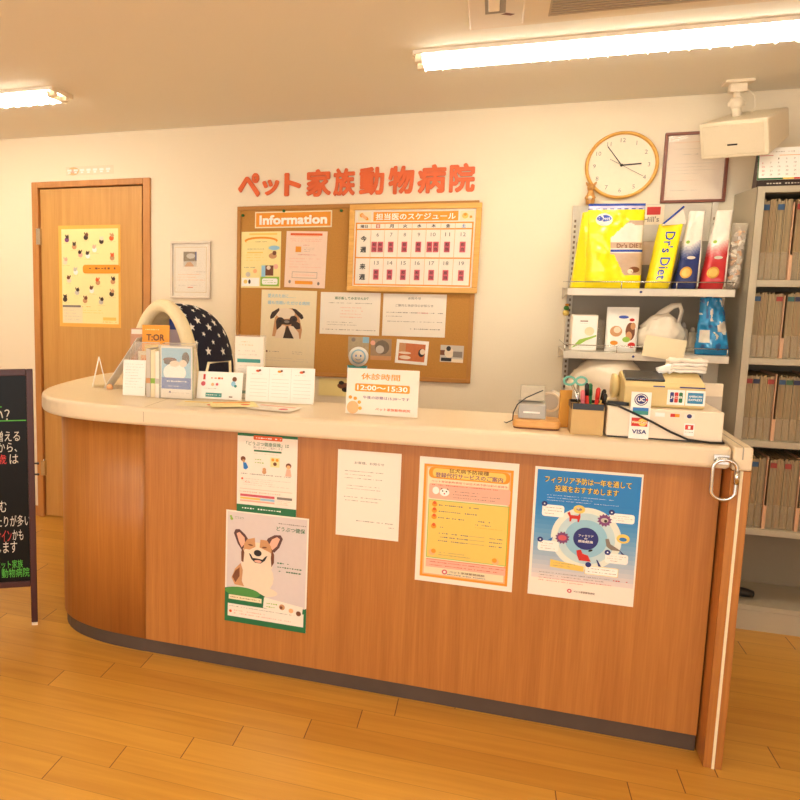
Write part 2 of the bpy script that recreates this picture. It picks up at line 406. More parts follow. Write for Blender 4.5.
# ------------------------------------------------------------------ papers on the counter front (x centre, z bottom)
CY = 2.6262
def on_counter(sh, name, label, cat, x, z, ry=0.0): return sh.build(name, None, label, cat, loc=(x, CY, z), rot=(0, ry, 0))
# green and white insurance poster under the worktop
s = Sheet(0.217, 0.285, M_white)
s.rect(0, 0, 1, .035, M_grn); s.rrect(.27, .02, .75, .075, M_or2, .02); s.greek(.31, .03, .72, .07, 1, M_wh2, .8, False)
s.text('「どうぶつ健康保険」は', .15, .10, .86, .15, M_grn, .01); s.text('飼い主さまに', .27, .155, .50, .185, M_gry); s.text('ご案内します', .52, .155, .76, .185, M_gry)
s.rect(.28, .20, .74, .222, M_grn); s.greek(.28, .235, .74, .26, 1, M_lgry, .6)
s.greek(.3, .30, .5, .38, 2, M_grl, .8); s.rect(.56, .28, .71, .40, M_yell); s.ell(.60, .31, .025, M_or); s.ell(.67, .31, .025, M_or); s.ell(.635, .36, .03, M_brn)
s.ell(.10, .325, .042, M_brn); s.ell(.11, .35, .025, M_tan); s.poly([(.10, .37), (.15, .37), (.19, .43), (.15, .46), (.11, .45)], M_blu)
s.ell(.86, .37, .045, M_brn); s.ell(.86, .385, .032, M_orl); s.poly([(.83, .41), (.89, .41), (.91, .50), (.81, .50)], M_pink)
s.ell(.46, .44, .03, M_tan); s.ell(.46, .47, .035, M_tan); s.greek(.07, .49, .94, .53, 1, M_gry, .6)
s.greek(.10, .56, .93, .66, 4, M_lgry, .6); s.ell(.09, .575, .018, M_or2); s.greek(.14, .60, .3, .63, 1, M_or2, .6)
s.rect(.05, .70, .93, .705, M_pink); s.greek(.05, .72, .9, .76, 1, M_pink, .6)
s.rect(.06, .77, .64, .80, M_mag); s.rect(.06, .81, .64, .835, M_yel); s.rect(.40, .81, .64, .835, M_blul); s.rect(.06, .845, .64, .865, M_pink)
s.rect(.68, .77, .93, .80, M_gry); s.greek(.68, .81, .93, .87, 3, M_pink, .6)
s.rect(0, .905, 1, 1, M_grn); s.greek(.05, .93, .9, .97, 1, M_wh2, .9)
on_counter(s, 'poster', 'white poster with green bands tucked under the worktop above the corgi poster', 'poster', -0.712, 0.600)
# corgi poster
s = Sheet(0.302, 0.418, mat('lilac_paper', (220, 208, 206), .5, var=.03), t=0.0012)
s.frame(0, 0, 1, 1, M_white, .018)
s.ell(.07, .075, .018, M_grl); s.ell(.06, .055, .014, M_grl); s.text('どうぶつ', .11, .05, .22, .07, M_grn)
s.greek(.62, .055, .96, .085, 1, M_gry, .6); s.text('どうぶつ健保', .62, .095, .96, .135, M_grn, .012)
s.ell(.38, .56, .22, M_fur, .155); s.ell(.38, .69, .27, M_fur, .05)
s.poly([(.08, .60), (.12, .52), (.19, .46), (.22, .52), (.21, .62), (.24, .665), (.12, .66)], M_tan); s.poly([(.09, .59), (.13, .53), (.18, .50), (.18, .58), (.13, .64)], M_brn)
s.poly([(.20, .37), (.24, .26), (.56, .26), (.60, .38), (.58, .47), (.50, .52), (.28, .52), (.20, .46)], M_fur)
ear_o = mat('ear_dark', (96, 62, 60), .6, var=.05)
s.poly([(.10, .20), (.12, .165), (.17, .16), (.24, .20), (.29, .25), (.26, .30), (.20, .34), (.15, .29)], ear_o); s.poly([(.135, .20), (.17, .185), (.235, .23), (.24, .28), (.20, .32), (.165, .27)], M_pink)
s.poly([(.70, .20), (.67, .17), (.60, .175), (.52, .21), (.49, .25), (.53, .30), (.60, .33), (.66, .28)], ear_o); s.poly([(.665, .205), (.63, .19), (.57, .215), (.54, .26), (.575, .31), (.63, .27)], M_pink)
s.poly([(.27, .24), (.36, .22), (.37, .30), (.30, .33), (.24, .33), (.22, .36), (.23, .28)], M_tan); s.poly([(.43, .23), (.51, .23), (.56, .28), (.58, .35), (.54, .33), (.46, .31), (.42, .30)], M_tan)
s.poly([(.57, .30), (.60, .35), (.60, .42), (.57, .46), (.56, .38)], M_brn)
s.poly([(.21, .32), (.235, .36), (.225, .45), (.20, .44), (.195, .36)], M_brn)
s.ell(.31, .288, .030, M_brn, .007, rot=8); s.ell(.48, .295, .030, M_brn, .007, rot=-5)
s.poly([(.29, .36), (.33, .375), (.40, .395), (.48, .38), (.52, .365), (.49, .41), (.44, .44), (.37, .44), (.32, .41)], M_blk)
s.poly([(.31, .362), (.40, .38), (.50, .368), (.46, .405), (.40, .40), (.34, .40)], M_fur); s.ell(.405, .425, .045, M_pink, .012)
s.ell(.40, .352, .048, M_blk, .028)
s.greek(.64, .40, .76, .43, 1, M_grn, .75, False); s.greek(.64, .435, .92, .465, 1, M_grn, .75, False); s.greek(.66, .47, .90, .50, 1, M_grn, .75, False)
pts = [(0, .70)] + [(i / 10 * .5, .70 - .035 * math.sin(math.pi * i / 10) ** .8 + .0 * i + .003 * i) for i in range(1, 11)] + [(.5, .79), (0.98, .79), (1, .78), (1, 1), (0, 1)]
s.poly(pts, M_grn); s.ell(.22, .72, .22, mat('mid_green', (80, 150, 70), .5), .045)
s.rect(.05, .755, .46, .795, M_cream); s.greek(.07, .76, .45, .79, 1, M_brn, .5, False)
s.rect(.04, .835, .97, .95, M_white); s.greek(.06, .845, .95, .87, 1, M_gry, .5); s.ell(.075, .905, .018, M_or2); s.greek(.12, .88, .85, .93, 2, M_pink, .7)
s.poly([(.49, .735), (.96, .775), (.95, .865), (.48, .83)], M_white); s.greek(.52, .77, .64, .83, 2, M_grl, .7); s.ell(.71, .80, .035, M_tan); s.ell(.70, .805, .018, M_brn); s.ell(.82, .82, .028, M_orl); s.ell(.91, .835, .03, M_brn)
on_counter(s, 'poster', 'poster of a smiling corgi with a green lower edge on the counter front', 'poster', -0.7105, 0.182, R(0.3))
# plain notice
s = Sheet(0.21, 0.299, M_white)
s.text('お客様、お知らせ', .27, .125, .74, .155, M_gry, .01)
s.greek(.12, .22, .93, .34, 3, M_gry, .38); s.greek(.12, .39, .84, .46, 2, M_gry, .38); s.greek(.12, .52, .78, .60, 2, M_gry, .38)
s.greek(.30, .79, .92, .83, 1, M_gry, .5, False); s.greek(.84, .84, .92, .87, 1, M_gry, .6, False)
ad = s.build('notice', None, 'plain white notice with grey print taped to the middle of the counter front', 'notice', loc=(-0.359, CY, 0.555))
# orange service notice
s = Sheet(0.302, 0.421, M_white)
s.rect(.05, .055, .95, .96, M_or); s.rect(.075, .073, .925, .942, M_orl); s.rect(.09, .085, .91, .932, M_cream)
s.rrect(.10, .075, .92, .165, M_or, .05); s.rrect(.14, .085, .88, .155, M_yel, .04)
s.text('狂犬病予防接種', .31, .078, .71, .112, M_brn, .018); s.text('登録代行サービスのご案内', .17, .116, .85, .155, M_mag2, .018)
s.text('ペット家族動物病院では狂犬病予防注射の登録を', .13, .178, .90, .196, M_red); s.greek(.22, .20, .8, .222, 1, M_red, .6, False)
s.rrect(.11, .205, .93, .325, M_pink, .02); s.greek(.14, .205, .88, .225, 1, M_red, .6)
s.ell(.18, .26, .035, M_wh2, .03); s.ell(.27, .27, .05, M_wh2, .03); s.ell(.25, .26, .008, M_blk); s.ell(.29, .262, .008, M_blk); s.ell(.27, .28, .008, M_red); s.poly([(.225, .25), (.24, .235), (.25, .245)], M_brn); s.poly([(.315, .25), (.30, .235), (.29, .245)], M_brn)
s.greek(.36, .245, .85, .315, 3, M_gry, .55)
s.frame(.11, .335, .925, .80, M_grl, .006); s.rect(.116, .34, .919, .796, M_yel)
for v, a, b_ in ((.37, .46, .60), (.42, .44, .56), (.47, .48, .70), (.545, .27, 0)):
    s.ell(.175, v, .028, M_or); s.ell(.175, v - .012, .018, M_or2); s.greek(.22, v - .01, a, v + .016, 1, M_nvy, .6, False)
    if b_: s.greek(b_ - .07, v - .01, b_ + .04, v + .016, 1, M_nvy, .6, False)
s.greek(.60, .49, .76, .512, 1, M_nvy, .55, False); s.greek(.60, .515, .88, .53, 1, M_or, .5)
for v in (.585, .615, .645): s.greek(.23, v, .52, v + .024, 1, M_nvy, .6, False); s.rect(.54, v + .01, .70, v + .012, M_gry); s.greek(.75, v, .88, v + .024, 1, M_nvy, .6, False)
s.ell(.17, .755, .035, M_orl); s.ell(.185, .745, .025, M_or); s.ell(.82, .775, .035, M_orl); s.ell(.81, .765, .025, M_or); s.greek(.24, .74, .75, .78, 2, M_gry, .5)
s.rect(.11, .81, .925, .875, M_pink); s.rect(.11, .81, .925, .814, M_or2); s.greek(.15, .82, .9, .87, 2, M_red, .45)
s.ell(.31, .905, .028, M_mag); s.ell(.31, .905, .014, M_white); s.text('ペット家族動物病院', .36, .89, .72, .907, M_brn, .01); s.greek(.34, .912, .74, .93, 1, M_nvy, .75, False)
on_counter(s, 'notice', 'white and orange notice with a yellow panel on the counter front', 'notice', -0.0445, 0.431)
# blue heartworm poster
m_sky = mat('sky_gradient_print', (60, 146, 206), .4)
s = Sheet(0.299, 0.415, M_white, t=0.0012)
for i in range(24):   # printed colour wash, blue at the top fading to white paper
    t = i / 23.0; t2 = max(0, (t - .25) / .75) ** 1.2
    m = mat('wash_%d' % i, (int(30 + 203 * t2), int(130 + 90 * t2), int(204 + 12 * t2)), .45, var=.01)
    s.rect(.025, .02 + i * .035, .985, .02 + (i + 1) * .035 + .0005, m); s.k -= 1
s.k += 1
for col, bo in ((M_blk, .085), (M_yel, .02)):
    s.text('フィラリア予防は一年を通して', .10 - (bo > .02) * .005, .065, .90 + (bo > .02) * .005, .115, col, bo)
    s.text('投薬をおすすめします', .20 - (bo > .02) * .005, .13, .79 + (bo > .02) * .005, .18, col, bo)
s.greek(.13, .20, .86, .26, 3, M_wh2, .3)
cu, cv = .52, .52
for i, (r_, c) in enumerate(((.33, (232, 236, 224)), (.27, (196, 220, 226)), (.20, (150, 200, 222)))):
    s.ell(cu, cv, r_, mat('ring_%d' % i, c, .5), n=40)
s.ell(cu, cv, .118, M_nvy, n=32); s.text('フィラリア', .45, .49, .59, .507, M_wh2, .02); s.text('の', .505, .512, .535, .526, M_wh2, .02); s.text('感染経路', .45, .532, .59, .552, M_wh2, .02)
for (u, v, a, b_) in ((.09, .285, .30, .375), (.72, .305, .95, .375), (.07, .565, .27, .645), (.71, .61, .92, .685)):
    s.rrect(u - .006, v - .003, a + .012 if 0 else b_ * 0 + (a if a > u else u) + .006, b_ + .006, M_gry, .02) if 0 else None
    s.rrect(u, v, a, b_, M_wh2, .025); s.greek(u + .02, v + .01, a - .015, b_ - .01, 3, M_gry, .4); s.ell(u + .02, v - .005, .028, M_nvy); s.ell(u + .02, v - .005, .008, M_wh2)
s.poly([(.20, .705), (.52, .735), (.52, .775), (.20, .765)], M_yel); s.greek(.23, .72, .48, .76, 2, M_gry, .5)
s.rrect(.53, .72, .84, .79, M_wh2, .025); s.frame(.53, .722, .84, .788, M_yel, .004); s.greek(.56, .73, .82, .78, 2, M_gry, .4); s.ell(.56, .715, .028, M_nvy)
s.ell(.44, .30, .055, M_yel, .032); s.ell(.44, .30, .028, M_gry, .010); s.ell(.43, .292, .014, M_lgry, .01)
def dog(u, v, k, m):
    s.poly([(u, v), (u + .02 * k, v - .01 * k), (u + .03 * k, v + .012 * k), (u + .09 * k, v + .012 * k), (u + .105 * k, v - .008 * k), (u + .11 * k, v + .02 * k), (u + .10 * k, v + .055 * k), (u + .088 * k, v + .055 * k), (u + .085 * k, v + .035 * k), (u + .04 * k, v + .035 * k), (u + .035 * k, v + .055 * k), (u + .022 * k, v + .055 * k), (u + .02 * k, v + .025 * k)], m)
dog(.33, .335, 1.15, M_red)
s.burst(.68, .365, .07, M_mag2); s.ell(.68, .365, .035, M_lgry, .018); s.ell(.69, .37, .015, M_blk)
s.burst(.30, .53, .07, M_mag2); s.ell(.30, .53, .04, M_mag, .022)
s.poly([(.70, .505), (.73, .50), (.75, .54), (.82, .57), (.85, .585), (.76, .585), (.715, .56)], M_gry)
s.ell(.86, .49, .06, M_yel, .035); s.ell(.86, .495, .035, M_blu, .015)
s.poly([(.44, .615), (.48, .605), (.50, .635), (.55, .645), (.58, .69), (.47, .69), (.45, .655)], M_red)
s.ell(.57, .605, .022, M_blk, .008, rot=-25); s.poly([(.63, .67), (.64, .67), (.68, .72), (.655, .72)], M_nvy); s.poly([(.83, .575), (.86, .61), (.885, .61)], M_nvy)
s.poly([(.16, .56), (.21, .53), (.20, .56)], M_blu)
s.greek(.10, .80, .9, .845, 2, M_gry, .45); s.greek(.10, .845, .88, .885, 2, M_red, .45); s.greek(.75, .80, .93, .83, 1, M_red, .6)
s.ell(.40, .935, .022, M_mag); s.ell(.40, .935, .010, M_white); s.text('ペット家族動物病院', .44, .927, .64, .943, M_brn, .01)
on_counter(s, 'poster', 'blue poster with a circular diagram and yellow headline at the right of the counter front', 'poster', 0.3025, 0.4345)

# ------------------------------------------------------------------ wall sign letters
xs = [(-1.274, -1.15), (-1.144, -1.049), (-1.028, -0.935), (-0.914, -0.782), (-0.777, -0.663), (-0.648, -0.522), (-0.508, -0.38), (-0.371, -0.233), (-0.224, -0.102)]
zr = [(1.846, 1.966), (1.852, 1.93), (1.845, 1.96)] + [(1.838, 1.972)] * 6
what = ['katakana pe, first letter', 'small katakana tsu, second letter', 'katakana to, third letter', 'kanji for house, fourth letter', 'kanji for clan, fifth letter', 'kanji for move, sixth letter', 'kanji for thing, seventh letter', 'kanji for illness, eighth letter', 'kanji for institution, last letter']
M_let = mat('orange_letter', (226, 100, 32), .45, var=.03)
for ch, (a, b), (z0, z1), wl in zip('ペット家族動物病院', xs, zr, what):
    vs, fs, (x0, x1, y0, y1) = text_mesh(ch, 0.045 if ch in 'ペット' else 0.042, 0.05, 4)
    mb = MB(M_let); kx = (b - a - .006) / (x1 - x0); kz = (z1 - z0) / (y1 - y0)
    mb.add([((x - (x0 + x1) / 2) * kx, -0.006 + (-z) * 0.1, (y - y0) * kz) for x, y, z in vs], fs, M_let)
    mb.build('sign_letter', None, 'orange cut-out %s of the clinic name on the back wall' % wl, 'letter', 'letters of the clinic name', loc=((a + b) / 2, W - 0.0002, z0))

# ------------------------------------------------------------------ corkboard and what is pinned on it
cb = E('cork_board', 'large brown cork board covered with notices on the back wall', 'board', (-0.675, W, 0.93))
bw, bh = 1.19, 0.868
boxo('cork_panel', -bw / 2 + .02, bw / 2 - .02, -0.012, 0, 0.02, bh - .02, M_cork, parent=cb)
fr = MB(M_cfr)
fr.box(-bw / 2, bw / 2, -0.02, 0, 0, 0.02); fr.box(-bw / 2, bw / 2, -0.02, 0, bh - 0.02, bh); fr.box(-bw / 2, -bw / 2 + 0.02, -0.02, 0, 0.02, bh - .02); fr.box(bw / 2 - 0.02, bw / 2, -0.02, 0, 0.02, bh - .02)
fr.build('frame', cb, bevel=0.002)
BY = W - 0.0126
def pin(x, z, m, label):
    mb = MB(m); mb.lathe([(0.006, 0), (0.007, .003), (.004, .006), (.004, .012), (.007, .015), (.006, .018)], n=12, mx=Matrix.Rotation(R(90), 4, 'X'))
    mb.build('push_pin', None, label, 'push pin', 'green push pins on the cork board', loc=(x, BY, z))
M_gpin = mat('green_pin', (40, 110, 50), .4)
pin(-1.238, 1.628, M_gpin, 'green push pin at the left edge of the cork board'); pin(-1.02, 1.632, M_gpin, 'green push pin above the information header'); pin(-0.727, 1.627, M_gpin, 'green push pin beside the schedule board corner')
pc = [o for o in C.objects if o.name.startswith('push_pin')]
pc[0].location.z, pc[1].location.z, pc[2].location.z = 1.752, 1.770, 1.765
# (pins sit just below the top frame)
def on_cork(sh, name, label, cat, x, z, ry=0.0, y=0.0, group=None): return sh.build(name, None, label, cat, group, loc=(x, BY - 0.0004 - y, z), rot=(0, ry, 0))
s = Sheet(0.400, 0.083, M_cream, t=0.003); s.rect(.015, .08, .985, .92, M_or); s.text('Information', .06, .22, .94, .80, M_wh2, .05)
on_cork(s, 'header_sign', 'orange strip reading Information at the top of the cork board', 'sign', -0.974, 1.686)
for o in C.objects:
    if o.name == 'header_sign': o.location.z = 1.686
# flyers
s = Sheet(0.213, 0.289, M_yell)
s.ell(.5, .16, .42, M_or, .07); s.ell(.5, .18, .38, M_yell, .055); s.rect(.2, .03, .9, .06, M_yel); s.greek(.30, .16, .72, .20, 1, M_brn, .5)
s.ell(.83, .29, .14, M_blul, .04); s.greek(.15, .29, .62, .325, 1, M_gry, .6); s.rect(.15, .36, .55, .38, M_yel); s.greek(.12, .39, .65, .53, 3, M_yel, .5)
s.ell(.80, .43, .10, M_tan, .05); s.ell(.84, .38, .05, M_brn, .04); s.rect(.52, .60, .62, .80, M_blul); s.rect(.62, .60, .82, .78, M_brn); s.ell(.70, .64, .05, M_fur); s.ell(.88, .62, .06, M_pink)
s.ell(.18, .76, .06, M_lgry); s.ell(.36, .70, .05, M_orl); s.greek(.08, .61, .45, .66, 1, M_gry, .5)
s.rect(.02, .82, .47, .97, M_wh2); s.ell(.12, .89, .05, M_yel); s.ell(.22, .89, .03, M_blk, .04); s.rect(.50, .80, .97, .97, M_grl); s.rrect(.54, .83, .93, .94, M_wh2, .04); s.greek(.57, .85, .90, .92, 2, M_grl, .6)
on_cork(s, 'flyer', 'yellow flyer with orange arc at the upper left of the cork board', 'flyer', -1.140, 1.380)
s = Sheet(0.211, 0.284, mat('pale_pink_paper', (244, 216, 196), .6))
s.rect(.10, .035, .88, .075, M_or2); s.rect(.2, .08, .8, .09, M_orl); s.greek(.1, .12, .9, .19, 2, M_or2, .35); s.greek(.42, .23, .56, .26, 1, M_red, .7, False)
s.rect(.24, .27, .38, .37, M_or); s.greek(.44, .28, .7, .37, 3, M_gry, .4); s.greek(.3, .40, .74, .43, 1, M_red, .6, False); s.greek(.1, .46, .9, .66, 4, M_pink, .5)
s.frame(.18, .72, .80, .83, M_gry, .008); s.greek(.22, .74, .75, .81, 1, M_pink, .5); s.rrect(.26, .88, .70, .94, M_or, .02); s.ell(.13, .90, .03, M_gry, .03); s.ell(.84, .92, .03, M_gry, .03)
on_cork(s, 'flyer', 'pale pink flyer under the word Information on the cork board', 'flyer', -0.907, 1.383, R(1.5))
# pug poster
s = Sheet(0.292, 0.40, mat('sand_paper', (242, 228, 194), .6)); s.frame(0, 0, 1, 1, M_cream, .015)
s.text('愛犬のために……', .12, .05, .62, .10, M_blul, .012); s.text('最も信頼いただける病院', .12, .14, .88, .185, M_blul, .018)
pugd = mat('pug_mask_print', (64, 46, 36), .6, var=.1)
s.poly([(.22, .60), (.26, .36), (.36, .24), (.58, .23), (.70, .34), (.76, .50), (.74, .62)], M_tan); s.ell(.45, .30, .17, M_fur, .07)
s.poly([(.17, .35), (.20, .29), (.33, .23), (.34, .26), (.24, .36), (.18, .38)], pugd); s.poly([(.56, .23), (.64, .24), (.76, .31), (.78, .35), (.74, .37), (.64, .30)], pugd)
s.ell(.36, .40, .075, pugd, .05); s.ell(.60, .37, .07, pugd, .045); s.ell(.48, .41, .12, pugd, .035); s.poly([(.28, .40), (.40, .42), (.36, .50), (.30, .52)], pugd); s.poly([(.60, .38), (.72, .42), (.73, .49), (.66, .50), (.56, .45)], pugd)
s.ell(.48, .405, .05, M_gry, .018); s.ell(.36, .40, .025, M_blk); s.ell(.61, .375, .025, M_blk)
s.poly([(.27, .62), (.30, .52), (.40, .45), (.46, .46), (.44, .62)], M_fur); s.poly([(.52, .46), (.60, .46), (.70, .54), (.72, .62), (.58, .62)], M_fur); s.poly([(.48, .46), (.50, .46), (.62, .62), (.42, .62)], pugd)
s.rect(.06, .63, .94, .64, M_cream); s.ell(.13, .80, .018, M_brn); s.greek(.18, .78, .38, .82, 1, M_gry, .5); s.greek(.60, .78, .78, .83, 2, M_gry, .4); s.greek(.10, .87, .9, .93, 2, M_lgry, .4)
on_cork(s, 'poster', 'beige poster of a pug covering its face on the cork board', 'poster', -0.993, 0.969 + .0, R(1))
# two landscape notices
s = Sheet(0.300, 0.212, M_white)
s.text('掲示板してみませんか？', .24, .10, .80, .17, M_grn, .02); s.greek(.14, .22, .86, .28, 1, M_gry, .5, False); s.greek(.34, .32, .70, .62, 4, M_pink, .5, False); s.greek(.12, .68, .78, .80, 2, M_gry, .45); s.greek(.05, .85, .92, .92, 1, M_gry, .5, False)
on_cork(s, 'notice', 'white landscape notice with a green heading next to the pug poster', 'notice', -0.672, 1.149 + .0, R(.5))
s = Sheet(0.300, 0.208, M_white)
s.text('お知らせ', .40, .07, .60, .13, M_blk, .01); s.text('ご案内と休診日のお知らせ', .20, .24, .80, .30, M_gry, .01)
s.greek(.06, .40, .94, .48, 1, M_gry, .5, False); s.greek(.55, .40, .72, .48, 1, M_red, .5, False); s.greek(.06, .50, .3, .56, 1, M_gry, .5); s.greek(.06, .62, .94, .68, 1, M_gry, .5, False); s.greek(.45, .78, .92, .86, 1, M_gry, .6, False)
on_cork(s, 'notice', 'white landscape notice below the right end of the schedule board', 'notice', -0.358, 1.149 + .0, R(0.3))
# stickers and photographs
s = Sheet(0.104, 0.10, mat('silver_film', (190, 172, 140), .25, var=.2)); s.rect(.7, .0, 1, .3, M_blul); s.ell(.25, .15, .1, M_gry)
on_cork(s, 'sticker', 'shiny square sticker behind the round blue badge on the cork board', 'sticker', -0.622, 1.04)
mb = MB(M_wh2); mb.lathe([(.05, 0), (.05, .002)], n=28, mx=Matrix.Rotation(R(90), 4, 'X'))
mb.lathe([(.037, 0.0021), (.037, .0025)], M_blul, n=28, mx=Matrix.Rotation(R(90), 4, 'X')); mb.lathe([(.03, 0.0026), (.03, .0029)], M_white, n=28, mx=Matrix.Rotation(R(90), 4, 'X'))
for x in (-.012, .012): mb.add([(x + .004 * math.cos(a), -.0032, .004 + .006 * math.sin(a)) for a in [i * math.pi / 5 for i in range(10)]], [tuple(range(10))], M_blu)
mb.tube([(-.014, -.0032, -.010), (-.007, -.0032, -.015), (0, -.0032, -.0165), (.007, -.0032, -.015), (.014, -.0032, -.010)], .0013, M_blu, 6)
mb.build('badge', None, 'round white and blue smiling badge on the cork board', 'badge', loc=(-0.620, BY - .0022, 1.040))
s = Sheet(0.10, 0.038, M_blul); s.poly([(0, 0), (1, 0), (.85, .6), (1, 1), (0, 1), (.15, .6)], M_tealp)
on_cork(s, 'sticker', 'small teal ribbon sticker under the round badge', 'sticker', -0.625, 0.957)
s = Sheet(0.102, 0.106, mat('photo_grey', (168, 140, 108), .3, var=.15)); s.ell(.55, .4, .35, mat('grey_fur_print', (120, 104, 86), .5, var=.3)); s.ell(.45, .5, .2, M_lgry); s.rect(0, .8, 1, 1, M_tan); s.ell(.1, .2, .12, M_pink)
on_cork(s, 'photograph', 'square photo of a grey furry pet pinned beside the round badge', 'photograph', -0.51, 1.027)
s = Sheet(0.154, 0.118, M_wh2); s.rect(.09, .14, .91, .88, mat('photo_orange', (206, 112, 56), .4, var=.2)); s.rect(.09, .14, .3, .5, M_tan); s.ell(.30, .74, .18, M_fur, .08); s.ell(.28, .55, .2, M_fur, .05); s.ell(.80, .50, .1, M_blk, .17); s.ell(.83, .45, .08, M_fur, .12)
on_cork(s, 'photograph', 'white bordered photo of an orange floor on the cork board', 'photograph', -0.363, 1.013, R(3))
s = Sheet(0.108, 0.082, M_lgry); s.rect(.0, .3, .2, .6, M_brn); s.ell(.38, .45, .2, M_fur, .3); s.ell(.35, .2, .1, M_blk, .15); s.rect(.55, .35, .95, .7, M_gry); s.rect(.05, .75, .5, .95, M_blk); s.rect(.5, .8, 1, 1, M_fur)
on_cork(s, 'photograph', 'small photo of a black and white animal near the right edge of the cork board', 'photograph', -0.172, 1.030, R(1))
s = Sheet(0.17, 0.10, M_cream, t=.002); s.rect(.04, .06, .96, .94, M_yell); s.ell(.78, .40, .18, M_brn, .17); s.ell(.72, .25, .08, M_blk, .1); s.ell(.84, .6, .1, M_blk, .12)
s.build('photograph', None, 'cream photo of a brown dog on the wall below the cork board', 'photograph', loc=(-0.742, W - .0005, 0.826))

# schedule board
sb = E('schedule_board', 'framed two-week schedule with an orange grid hung over the cork board corner', 'schedule', (-0.378, W - 0.021, 1.366), ry=R(0.5))
sw, sh_ = 0.616, 0.422
fr = MB(M_yfr); fr.box(-sw / 2, sw / 2, -.022, 0, 0, .026); fr.box(-sw / 2, sw / 2, -.022, 0, sh_ - .026, sh_); fr.box(-sw / 2, -sw / 2 + .026, -.022, 0, .026, sh_ - .026); fr.box(sw / 2 - .026, sw / 2, -.022, 0, .026, sh_ - .026)
fr.build('frame', sb, bevel=.003)
s = Sheet(sw - .05, sh_ - .05, M_white, t=.006)
s.rect(.16, .03, .86, .15, M_or); s.text('担当医のスケジュール', .18, .048, .84, .135, M_wh2, .03)
s.rect(.03, .03, .14, .15, M_cream); s.ell(.06, .07, .018, M_or); s.ell(.10, .11, .022, M_or, rot=40, rv=.02); s.ell(.08, .09, .03, M_orl, .02, rot=40)
s.rect(.875, .03, .985, .15, M_cream); s.ell(.915, .09, .025, M_yel); s.ell(.915, .075, .012, M_or); s.rect(.95, .09, .97, .12, M_or)
X0, X1 = .03, .985
s.frame(.012, .165, .985, .985, M_or, .012); s.rect(.02, .245, .98, .262, M_or); s.rect(.02, .615, .98, .632, M_or)
cols = [.03, .145, .262, .375, .49, .607, .725, .84, .975]
for c_ in cols[1:-1]: s.rect(c_ - .002, .185, c_ + .002, .965, M_orl); s.k -= 1
s.k += 1
s.text('曜日', .055, .195, .115, .235, M_blk, .02)
for i, (d, mm) in enumerate(zip('日月火水木金土', (M_red, M_blk, M_blk, M_blk, M_blk, M_blk, M_blu))):
    cc = (cols[i + 1] + cols[i + 2]) / 2; s.text(d, cc - .017, .19, cc + .017, .237, mm, .03)
for i in range(7):
    cc = (cols[i + 1] + cols[i + 2]) / 2
    for r0, nn, v in ((0, 6 + i, .30), (1, 13 + i, .665)):
        t = str(nn); hw = .010 * len(t); s.text(t, cc - hw, v, cc + hw, v + .048, M_gry, .005)
for t, v in (('今', .34), ('週', .48), ('来', .70), ('週', .84)): s.text(t, .06, v, .11, v + .075, M_blk, .03)
so = s.build('schedule_sheet', sb, loc=(0, -.003, .025))
for r0, v in ((0, .42), (1, .78)):
    for i in range(7):
        cc = (cols[i + 1] + cols[i + 2]) / 2
        twin = (r0 == 0 and i in (0, 4))
        for dx in ((-.026, .026) if twin else (0,)):
            t = Sheet(.026, .050, M_mag, t=.0015)
            for q in (.1, .55): t.text('担' if q < .3 else '当', .18, q, .82, q + .32, M_blk, .03)
            t.build('name_tag', so, loc=((cc + dx - .5) * (sw - .05), -.0076, (1 - v - .13) * (sh_ - .05)))

# ------------------------------------------------------------------ other wall things
def framed(name, label, cat, x, z, wd, ht, mf, fw, sheet, d=.02, ry=0.0, glass=True, group=None):
    e = E(name, label, cat, (x, W, z), ry=ry)
    f_ = MB(mf); f_.box(-wd / 2, wd / 2, -d, 0, 0, fw); f_.box(-wd / 2, wd / 2, -d, 0, ht - fw, ht); f_.box(-wd / 2, -wd / 2 + fw, -d, 0, fw, ht - fw); f_.box(wd / 2 - fw, wd / 2, -d, 0, fw, ht - fw)
    f_.build('frame', e, bevel=.002)
    sheet.build('picture', e, loc=(0, -.004, fw * .98))
    if glass: boxo('glass', -wd / 2 + fw, wd / 2 - fw, -d * .62, -d * .55, fw, ht - fw, M_glass, parent=e)
    return e
s = Sheet(.21, .282, M_white); s.frame(.06, .07, .93, .93, mat('gold_print', (220, 190, 130), .5), .012)
s.rect(.30, .16, .66, .44, mat('photo_room', (132, 112, 80), .4, var=.2)); s.ell(.5, .24, .12, M_lgry, .05); s.rect(.30, .34, .66, .44, M_lgry); s.poly([(.33, .44), (.40, .36), (.5, .35), (.58, .42), (.58, .44)], M_tan); s.rect(.62, .16, .66, .32, M_nvy)
s.greek(.6, .52, .92, .56, 1, M_gry, .5, False); s.greek(.12, .56, .9, .72, 3, M_orl, .5); s.greek(.15, .77, .8, .82, 1, M_lgry, .5); s.rect(.42, .825, .56, .84, M_or2)
framed('photo_frame', 'slim silver frame holding a small dog photo and text beside the door', 'picture frame', -1.533, 1.320, .228, .304, mat('silver_frame', (222, 208, 190), .35, metal=.3), .012, s, .018)
s = Sheet(.225, .278, mat('certificate_paper', (250, 232, 212), .6)); s.greek(.12, .10, .88, .14, 1, M_orl, .5); s.greek(.12, .20, .7, .24, 1, M_lgry, .4); s.greek(.3, .28, .7, .33, 1, M_lgry, .6); s.greek(.12, .42, .88, .62, 4, M_lgry, .35); s.greek(.12, .68, .6, .72, 1, M_pink, .4); s.greek(.12, .82, .7, .88, 1, M_lgry, .5)
framed('certificate_frame', 'dark red-brown framed certificate between the clock and the speaker', 'picture frame', .789, 1.764, .243, .298, mat('mahogany', (132, 72, 52), .35), .012, s, .02)
